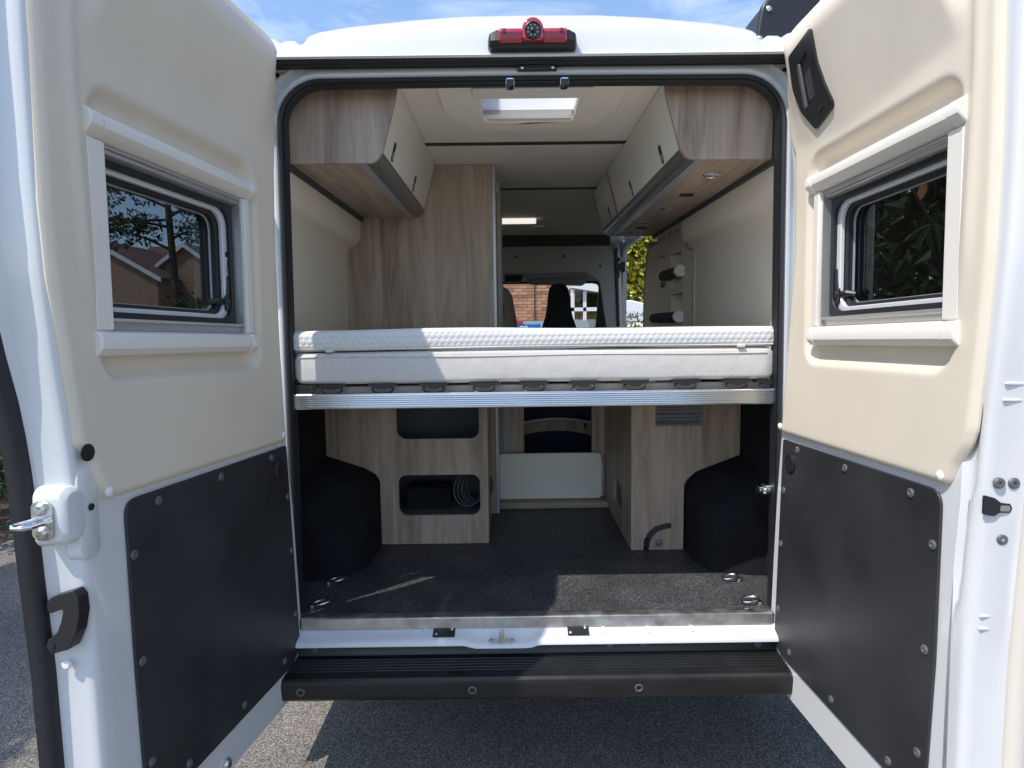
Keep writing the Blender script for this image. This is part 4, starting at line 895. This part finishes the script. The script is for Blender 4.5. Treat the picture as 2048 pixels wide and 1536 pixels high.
dn = tag(MB().prism(rpoly([(-.30, .95), (-.30, 1.86), (-.10, 1.86), (-.055, 1.80), (-.02, 1.60), (.0, .95)], .05), XZ, 2.75, 2.86).build('bench_backrest', 'seat_beige', bevel=.03), 'beige bench backrest just beside the wardrobe edge', 'bench')

# ---- awning on the roof, right
aw = thing('awning', 'black roof awning case on the right roof edge', 'awning')
apf = rpoly([(.80, 2.52), (.92, 2.50), (1.06, 2.52), (1.08, 2.60), (1.02, 2.70), (.90, 2.73), (.825, 2.68)], [.05, .05, .06, .07, .07, .07, .06], 8)
MB().prism(apf, XZ, .36, 3.9).build('case', 'black_plastic', aw, smooth=50)
ec = [(.94 + (a - .94)*1.03, 2.61 + (c - 2.61)*1.03) for a, c in apf]
MB().prism(ec, XZ, .33, .359).build('end_cap', 'black_plastic', aw, bevel=.01, seg=3)
MB().prism(rpoly([(.81, 2.425), (.90, 2.43), (.90, 2.51), (.86, 2.56), (.80, 2.54), (.79, 2.47)], .01), XZ, .40, .46).build('bracket', 'black_panel', aw, bevel=.004)
for x, z in ((.815, 2.56), (.845, 2.66)): MB().lathe([(.010, 0), (.010, .006), (.006, .009), (0, .009)], (x, .33, z), (0, -1, 0), 10).build('bolt', 'zinc', aw)

# ================================================================== outside
def leafquad(c, d, nrm, ln, wd, fold=.25):
    d = d.normalized(); s = d.cross(nrm).normalized(); n = s.cross(d)
    a, t = c, c + d*ln - n*ln*.12; m1, m2 = c + d*ln*.45 + s*wd*.5 + n*wd*fold, c + d*ln*.45 - s*wd*.5 + n*wd*fold
    return [a, m1, t, m2]
def rv(rnd): 
    while True:
        v = Vector((rnd.uniform(-1, 1), rnd.uniform(-1, 1), rnd.uniform(-1, 1)))
        if .05 < v.length < 1: return v.normalized()
def foliage(pts_fn, count, ln, wd, seed, up=.4):
    rnd = random.Random(seed); vs = []; fs = []
    for _ in range(count):
        p, o = pts_fn(rnd); d = (rv(rnd) + o*.9 + Vector((0, 0, -up*.3))).normalized(); nr = (rv(rnd) + Vector((0, 0, up))).normalized()
        k = rnd.uniform(.65, 1.25); q = leafquad(p, d, nr, ln*k, wd*k); i = len(vs); vs += q; fs += [(i, i + 1, i + 2), (i, i + 2, i + 3)]
    return MB().add(vs, fs)
def blob_fn(blobs):
    tot = [a[3]*a[4]*a[5] for a in blobs]
    def fn(rnd):
        b = rnd.choices(blobs, tot)[0]; v = rv(rnd); r = rnd.uniform(.55, 1)**.5
        return Vector((b[0] + v.x*b[3]*r, b[1] + v.y*b[4]*r, max(.03, b[2] + v.z*b[5]*r))), v
    return fn
def bush(name, label, cat, blobs, count, ln, wd, material, seed, stems=(), group=None):
    t = thing(name, label, cat, group)
    o = foliage(blob_fn(blobs), count, ln, wd, seed).build('foliage', material, t, smooth=0, norm=False); o['kind'] = 'stuff'
    s_ = MB()
    for a, b_, r0, r1 in stems: s_.tube([a, [(i + j)/2 + random.uniform(-.05, .05) for i, j in zip(a, b_)], b_], [r0, (r0 + r1)/2, r1], 7)
    if stems: s_.build('stems', 'bark', t)
    return t
# low shrubs at the left edge of the driveway with a soil strip
struct(MB().grid([[(-7.2, y, .004 + .02*random.random()), (-5.5, y, .05 + .05*random.random()), (-4.4, y, .07 + .04*random.random()), (-3.95 + .12*random.random(), y, .005)] for y in [-6 + .5*i for i in range(60)]]).build('soil_bed', 'soil', norm=False))
rnd = random.Random(21)
for k, (y, h, lb) in enumerate(((1.2, .95, 'low dark shrub left of the driveway nearest the camera'), (2.7, 1.15, 'low dark shrub seen past the edge of the left door'), (4.2, .8, 'low shrub below the brick gable left of the van'))):
    bl = [(-4.75 + rnd.uniform(-.3, .3), y + rnd.uniform(-.6, .6), h*rnd.uniform(.35, .62), .62, .62, h*.42) for _ in range(7)]
    bush('shrub', lb, 'shrub', bl, 2600, .075, .04, 'leaf_dark', 30 + k, [((-4.75, y, 0), (-4.75 + rnd.uniform(-.3, .3), y + rnd.uniform(-.3, .3), h*.7), .03, .012) for _ in range(4)], 'low shrubs left of the driveway')
bl = [(-8.6 + rnd.uniform(-1.2, 1.2), 13 + rnd.uniform(-1.0, 1.0), rnd.uniform(.5, 1.7), .9, .9, .75) for _ in range(12)]
bush('hedge_bush', 'dark green bush in front of the houses seen through the left window', 'bush', bl, 5200, .11, .06, 'leaf_dark', 44, [((-8.6, 13, 0), (-8.3, 13, 1.6), .05, .02)])
# tree seen through the left window: thin dark trunk, limbs and hanging leaf clusters
tt = thing('tree', 'slim dark tree with drooping leaf clusters seen through the left window', 'tree')
tb = MB(); bx, by = -9.05, 15.0
tb.tube([(bx, by, 0), (bx + .05, by, 2.4), (bx - .02, by, 4.2), (bx - .1, by, 6.6)], [.13, .10, .085, .05], 9)
rnd = random.Random(3); tips = []
for z0, dx, dz, ln in ((3.7, -1, .5, 2.4), (4.3, -1, .25, 2.8), (4.0, .9, .35, .9), (4.8, -.9, .5, 2.6), (4.6, 1, .3, 1.2), (5.5, -.6, .6, 1.8), (5.6, .8, .4, 1.3), (4.5, -1, -.05, 2.6), (6.2, .2, .8, 1.0)):
    p = Vector((bx, by, z0)); pts = [p]
    for s_ in range(4): p = p + Vector((dx*ln/4, rnd.uniform(-.25, .25), dz*ln/4*(1 - s_*.35) + rnd.uniform(-.06, .06))); pts.append(p); tips.append(p)
    tb.tube(pts, [.045, .035, .028, .02, .010], 6)
tb.build('trunk', 'bark', tt)
bl = [(p.x + rnd.uniform(-.2, .2), p.y + rnd.uniform(-.3, .3), p.z + rnd.uniform(-.25, .15), .34, .34, .24) for p in tips if (p - Vector((bx, by, p.z))).length > .3]
o = foliage(blob_fn(bl), 4200, .12, .055, 9, -.4).build('crown', 'leaf_dark', tt, smooth=0, norm=False); o['kind'] = 'stuff'
st_ = thing('tree', 'leafy tree left of the driveway that shades the tarmac beside the left door', 'tree')
rnd = random.Random(17); tb = MB(); tb.tube([(-6.2, -.9, 0), (-6.1, -.8, 1.6), (-6.0, -.7, 3.2), (-5.8, -.6, 4.8)], [.16, .13, .10, .05], 9); bl = []
for k in range(17):
    a = k*2.4; r_ = rnd.uniform(.3, 1.35); e = Vector((-5.35 + r_*math.cos(a), -1.0 + r_*math.sin(a), rnd.uniform(3.0, 5.2)))
    tb.tube([(-6.05, -.75, 2.2 + k*.18), tuple((Vector((-6.0, -.7, 2.6 + k*.18)) + e)/2), tuple(e)], [.05, .035, .012], 6); bl.append((e.x, e.y, e.z, .62, .62, .5))
tb.build('trunk', 'bark', st_)
o = foliage(blob_fn(bl), 15000, .13, .075, 18, .3).build('crown', 'leaf_mid', st_, smooth=0, norm=False); o['kind'] = 'stuff'
# brick houses beyond
def house(x0, x1, y0, y1, eave, ridge, label, ridge_y=False):
    h = thing('brick_house', label, 'house')
    if not ridge_y:      # gable faces the camera, ridge runs along y
        xm = (x0 + x1)/2
        MB().prism([(x0, 0), (x1, 0), (x1, eave), (xm, ridge), (x0, eave)], XZ, y0, y1).build('wall', 'far_brick', h)
        k = (ridge - eave)/(x1 - xm)
        for sg in (-1, 1):
            xe = xm + sg*(x1 - xm + .25); ze = eave - .25*k
            MB().prism([(xm, ridge + .02), (xe, ze + .02), (xe, ze + .14), (xm, ridge + .14)], XZ, y0 - .15, y1 + .15).build('roof', 'far_roof', h)
            MB().prism([(xm, ridge - .06), (xe, ze - .06), (xe, ze + .13), (xm, ridge + .13)], XZ, y0 - .20, y0 - .155).build('bargeboard', 'soffit', h)
    else:
        ym = (y0 + y1)/2
        MB().prism([(y0, 0), (y1, 0), (y1, eave), (ym, ridge), (y0, eave)], YZ, x0, x1).build('wall', 'far_brick', h)
        k = (ridge - eave)/(y1 - ym)
        for sg in (-1, 1):
            ye = ym + sg*(y1 - ym + .3); ze = eave - .3*k
            MB().prism([(ym, ridge + .02), (ye, ze + .02), (ye, ze + .14), (ym, ridge + .14)], YZ, x0 - .15, x1 + .15).build('roof', 'far_roof', h)
    return h
house(-19.6, -14.5, 24, 31, 3.75, 5.25, 'brick gable house left of the dark trunk, seen through the left window')
h2_ = house(-17.5, -14.0, 26.5, 32, 3.9, 5.55, 'house with tiled roof side behind the brick gable', True)
MB().tube([(-15.3, 29.2, 5.5), (-15.3, 29.2, 7.0)], .03, 6).build('aerial_pole', 'pole_grey', h2_)
house(-16.0, -12.1, 25.5, 33, 3.75, 4.55 + .65, 'smaller brick gable house right of the dark trunk')
# laurel-like shrub right of the van, seen through the right window
lt_ = thing('laurel_shrub', 'large-leaved dark shrub seen through the right door window', 'shrub')
rnd = random.Random(12); sb = MB(); tips = []
for k in range(34):
    p = Vector((rnd.uniform(2.55, 3.5), rnd.uniform(.6, 5.2), 0)); pts = [p]; d = Vector((rnd.uniform(-.3, .1), rnd.uniform(-.3, .3), 1))
    for s_ in range(7): d = (d + rv(rnd)*.45).normalized(); d.z = abs(d.z); p = p + d*.42; pts.append(p); tips.append(p)
    sb.tube(pts, [.022, .02, .018, .015, .012, .010, .008, .005], 6)
sb.build('stems', 'bark', lt_)
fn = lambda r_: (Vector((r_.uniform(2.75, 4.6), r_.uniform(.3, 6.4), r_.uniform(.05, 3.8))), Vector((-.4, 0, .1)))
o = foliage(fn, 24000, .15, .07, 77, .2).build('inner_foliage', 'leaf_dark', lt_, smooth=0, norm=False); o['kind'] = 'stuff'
lv = []
for k in range(3):
    vs = []; fs = []
    L_, W_ = .125, .048; N_ = 5
    for i in range(N_ + 1):
        t = i/N_; w_ = W_*math.sin(math.pi*min(1, t*.93 + .04))**.75*.5; dz = -.03*t*t*(1 + k*.6)
        vs += [(-w_, L_*t, dz + w_*.35), (0, L_*t, dz), (w_, L_*t, dz + w_*.35)]
    for i in range(N_): fs += [(3*i, 3*i + 1, 3*i + 4, 3*i + 3), (3*i + 1, 3*i + 2, 3*i + 5, 3*i + 4)]
    me = bpy.data.meshes.new('leaf'); me.from_pydata(vs, [], fs); me.polygons.foreach_set('use_smooth', [True]*len(fs)); me.materials.append(MATS['leaf_laurel']); lv.append(me)
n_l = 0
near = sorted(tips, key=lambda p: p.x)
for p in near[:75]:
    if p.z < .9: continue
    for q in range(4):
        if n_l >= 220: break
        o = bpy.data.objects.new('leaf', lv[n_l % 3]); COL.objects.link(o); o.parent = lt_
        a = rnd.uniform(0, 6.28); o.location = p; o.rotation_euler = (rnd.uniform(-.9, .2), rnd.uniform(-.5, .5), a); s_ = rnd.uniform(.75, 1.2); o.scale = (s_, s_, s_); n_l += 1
dl = bpy.data.objects.new('leaf', lv[1].copy()); dl.data.materials[0] = MATS['dead_leaf']; COL.objects.link(dl); dl.parent = lt_; dl.location = (2.46, 1.92, 2.42); dl.rotation_euler = (-1.4, .2, -.8); dl.scale = (1.0, 1.0, 1); lab(dl, 'withered brown leaf')
# sunlit hedge and things in front of the van
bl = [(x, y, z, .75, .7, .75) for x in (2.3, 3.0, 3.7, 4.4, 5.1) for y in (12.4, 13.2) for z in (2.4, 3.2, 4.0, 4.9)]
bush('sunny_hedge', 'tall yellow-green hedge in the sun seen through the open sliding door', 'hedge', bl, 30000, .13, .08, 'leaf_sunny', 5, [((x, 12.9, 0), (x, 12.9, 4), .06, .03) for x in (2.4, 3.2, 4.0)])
bl = [(x, 10.6, z, .5, .4, .4) for x in (2.1, 2.6, 3.1, 3.6) for z in (.5, 1.0, 1.45)]
bush('grey_shrub', 'grey-green shrub below the sunny hedge', 'shrub', bl, 5200, .06, .03, 'leaf_mid', 6, [((2.6, 10.6, 0), (2.6, 10.6, 1.3), .03, .01)])
tag(MB().prism(rpoly([(2.1, 1.62), (2.1, 2.05), (2.5, 2.10), (3.0, 1.98), (3.2, 1.62)], .05), XZ, 11.4, 11.9).build('parked_car', 'upvc', bevel=.03), 'white car roof glimpsed between shrub and hedge', 'car')
bw = thing('brick_house', 'sunlit orange brick wall seen through the windscreen', 'house')
MB().box(-3.5, 1.2, 13.012, 13.3, 0, 5.2).build('wall', 'mortar', bw)
bmesh_ = {}
for nm in 'abc':
    bmesh_[nm] = MB().box(-.1075, .1075, -.011, .012, -.0325, .0325).build('brick', 'brick_' + nm, bw, bevel=0)
first = {k: True for k in bmesh_}; rnd = random.Random(8); nb = 0
for r_ in range(18):
    for c_ in range(7):
        k = rnd.choices('abc', (5, 6, 2))[0]
        if first[k]: o = bmesh_[k]; first[k] = False
        else: o = bmesh_[k].copy(); COL.objects.link(o)
        o.location = (-.20 + c_*.225 + (.1125 if r_ % 2 else 0), 13 + rnd.uniform(-.002, .002), 1.45 + r_*.075); nb += 1
rest = MB(); 
for r_ in range(68):
    for c_ in range(-15, 13):
        z = 1.45 + (r_ - 18)*.075; x = -.20 + c_*.225 + (.1125 if r_ % 2 else 0)
        if (0 <= r_ - 18 < 18 and 0 <= c_ < 7) or x > 1.08 or z < .05 or z > 5.1 or x < -3.4: continue
        rest.box(x - .1075, x + .1075, 12.989, 13.011, z - .0325, z + .0325)
o = rest.build('brickwork', 'brick_b', bw, smooth=0); o['kind'] = 'stuff'
MB().tube([(.52, 12.96, 0), (.52, 12.96, 5)], .012, 6).build('wall_cable', 'cab_dark', bw)
hb_ = [(x, 15.5, z, .8, .6, .5) for x in (1.2, 2.0) for z in (2.6, 3.0)]
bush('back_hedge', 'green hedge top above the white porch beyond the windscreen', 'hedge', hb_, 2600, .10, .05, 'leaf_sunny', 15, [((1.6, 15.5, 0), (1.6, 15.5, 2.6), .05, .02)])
wc = thing('white_porch', 'white framed porch with dark panes beyond the windscreen', 'porch')
MB().prism([(1.25, 2.38), (2.30, 2.20), (2.30, 2.34), (1.25, 2.55)], XZ, 11.5, 13.4).build('roof', 'upvc', wc)
for x in (1.26, 1.52, 2.22): MB().box(x, x + .07, 11.62, 11.69, 0, 2.2 + (2.3 - x)*.16).build('post', 'upvc', wc)
MB().box(1.26, 2.29, 11.62, 11.69, 1.88, 1.96).build('rail', 'upvc', wc); MB().box(1.26, 2.29, 11.64, 11.68, 0, 1.70).build('lower_panel', 'silver_car', wc)
for x0, x1 in ((1.335, 1.515), (1.595, 1.90), (1.91, 2.215)): MB().box(x0, x1, 11.645, 11.655, 1.96, 2.2 + (2.3 - x1)*.16).build('pane', 'tint', wc)
MB().box(1.2, 2.4, 13.2, 13.3, 0, 2.3).build('back_wall', 'far_brick', wc)
gc = thing('silver_car', 'silver car roof just in front of the windscreen', 'car')
MB().prism(rpoly([(8.0, .5), (8.05, 1.0), (8.5, 1.45), (9.0, 1.66), (10.3, 1.66), (10.9, 1.2), (11.0, .5)], .12), YZ, -.75, 1.35).build('body', 'silver_car', gc, bevel=.06, seg=3)
MB().prism([(8.52, 1.40), (8.96, 1.60), (8.94, 1.615), (8.50, 1.415)], YZ, -.6, 1.2).build('rear_window', 'tint', gc)
bc = thing('blue_crate', 'blue crate with a white letter in front of the brick wall', 'crate')
MB().prism(rpoly([(-.02, 1.30), (.34, 1.30), (.37, 1.60), (-.05, 1.60)], .02), XZ, 7.0, 7.35).build('crate_body', 'blue_plastic', bc, bevel=.01)
MB().box(-.06, .12, 6.99, 7.36, 1.605, 1.64).build('lid', 'red_plastic', bc)
MB().box(-.1, .42, 6.95, 7.4, .0, 1.295).build('stand', 'cab_dark', bc)
cu = bpy.data.curves.new('letter', 'FONT'); cu.body = 'm'; cu.size = .16; cu.extrude = .002; cu.materials.append(MATS['white_mark'])
tmp = bpy.data.objects.new('letter_curve', cu); COL.objects.link(tmp)
me = bpy.data.meshes.new_from_object(tmp); bpy.data.objects.remove(tmp)
to = bpy.data.objects.new('letter', me); COL.objects.link(to); to.location = (.07, 6.996, 1.50); to.rotation_euler = (R(90), 0, 0); to.parent = bc
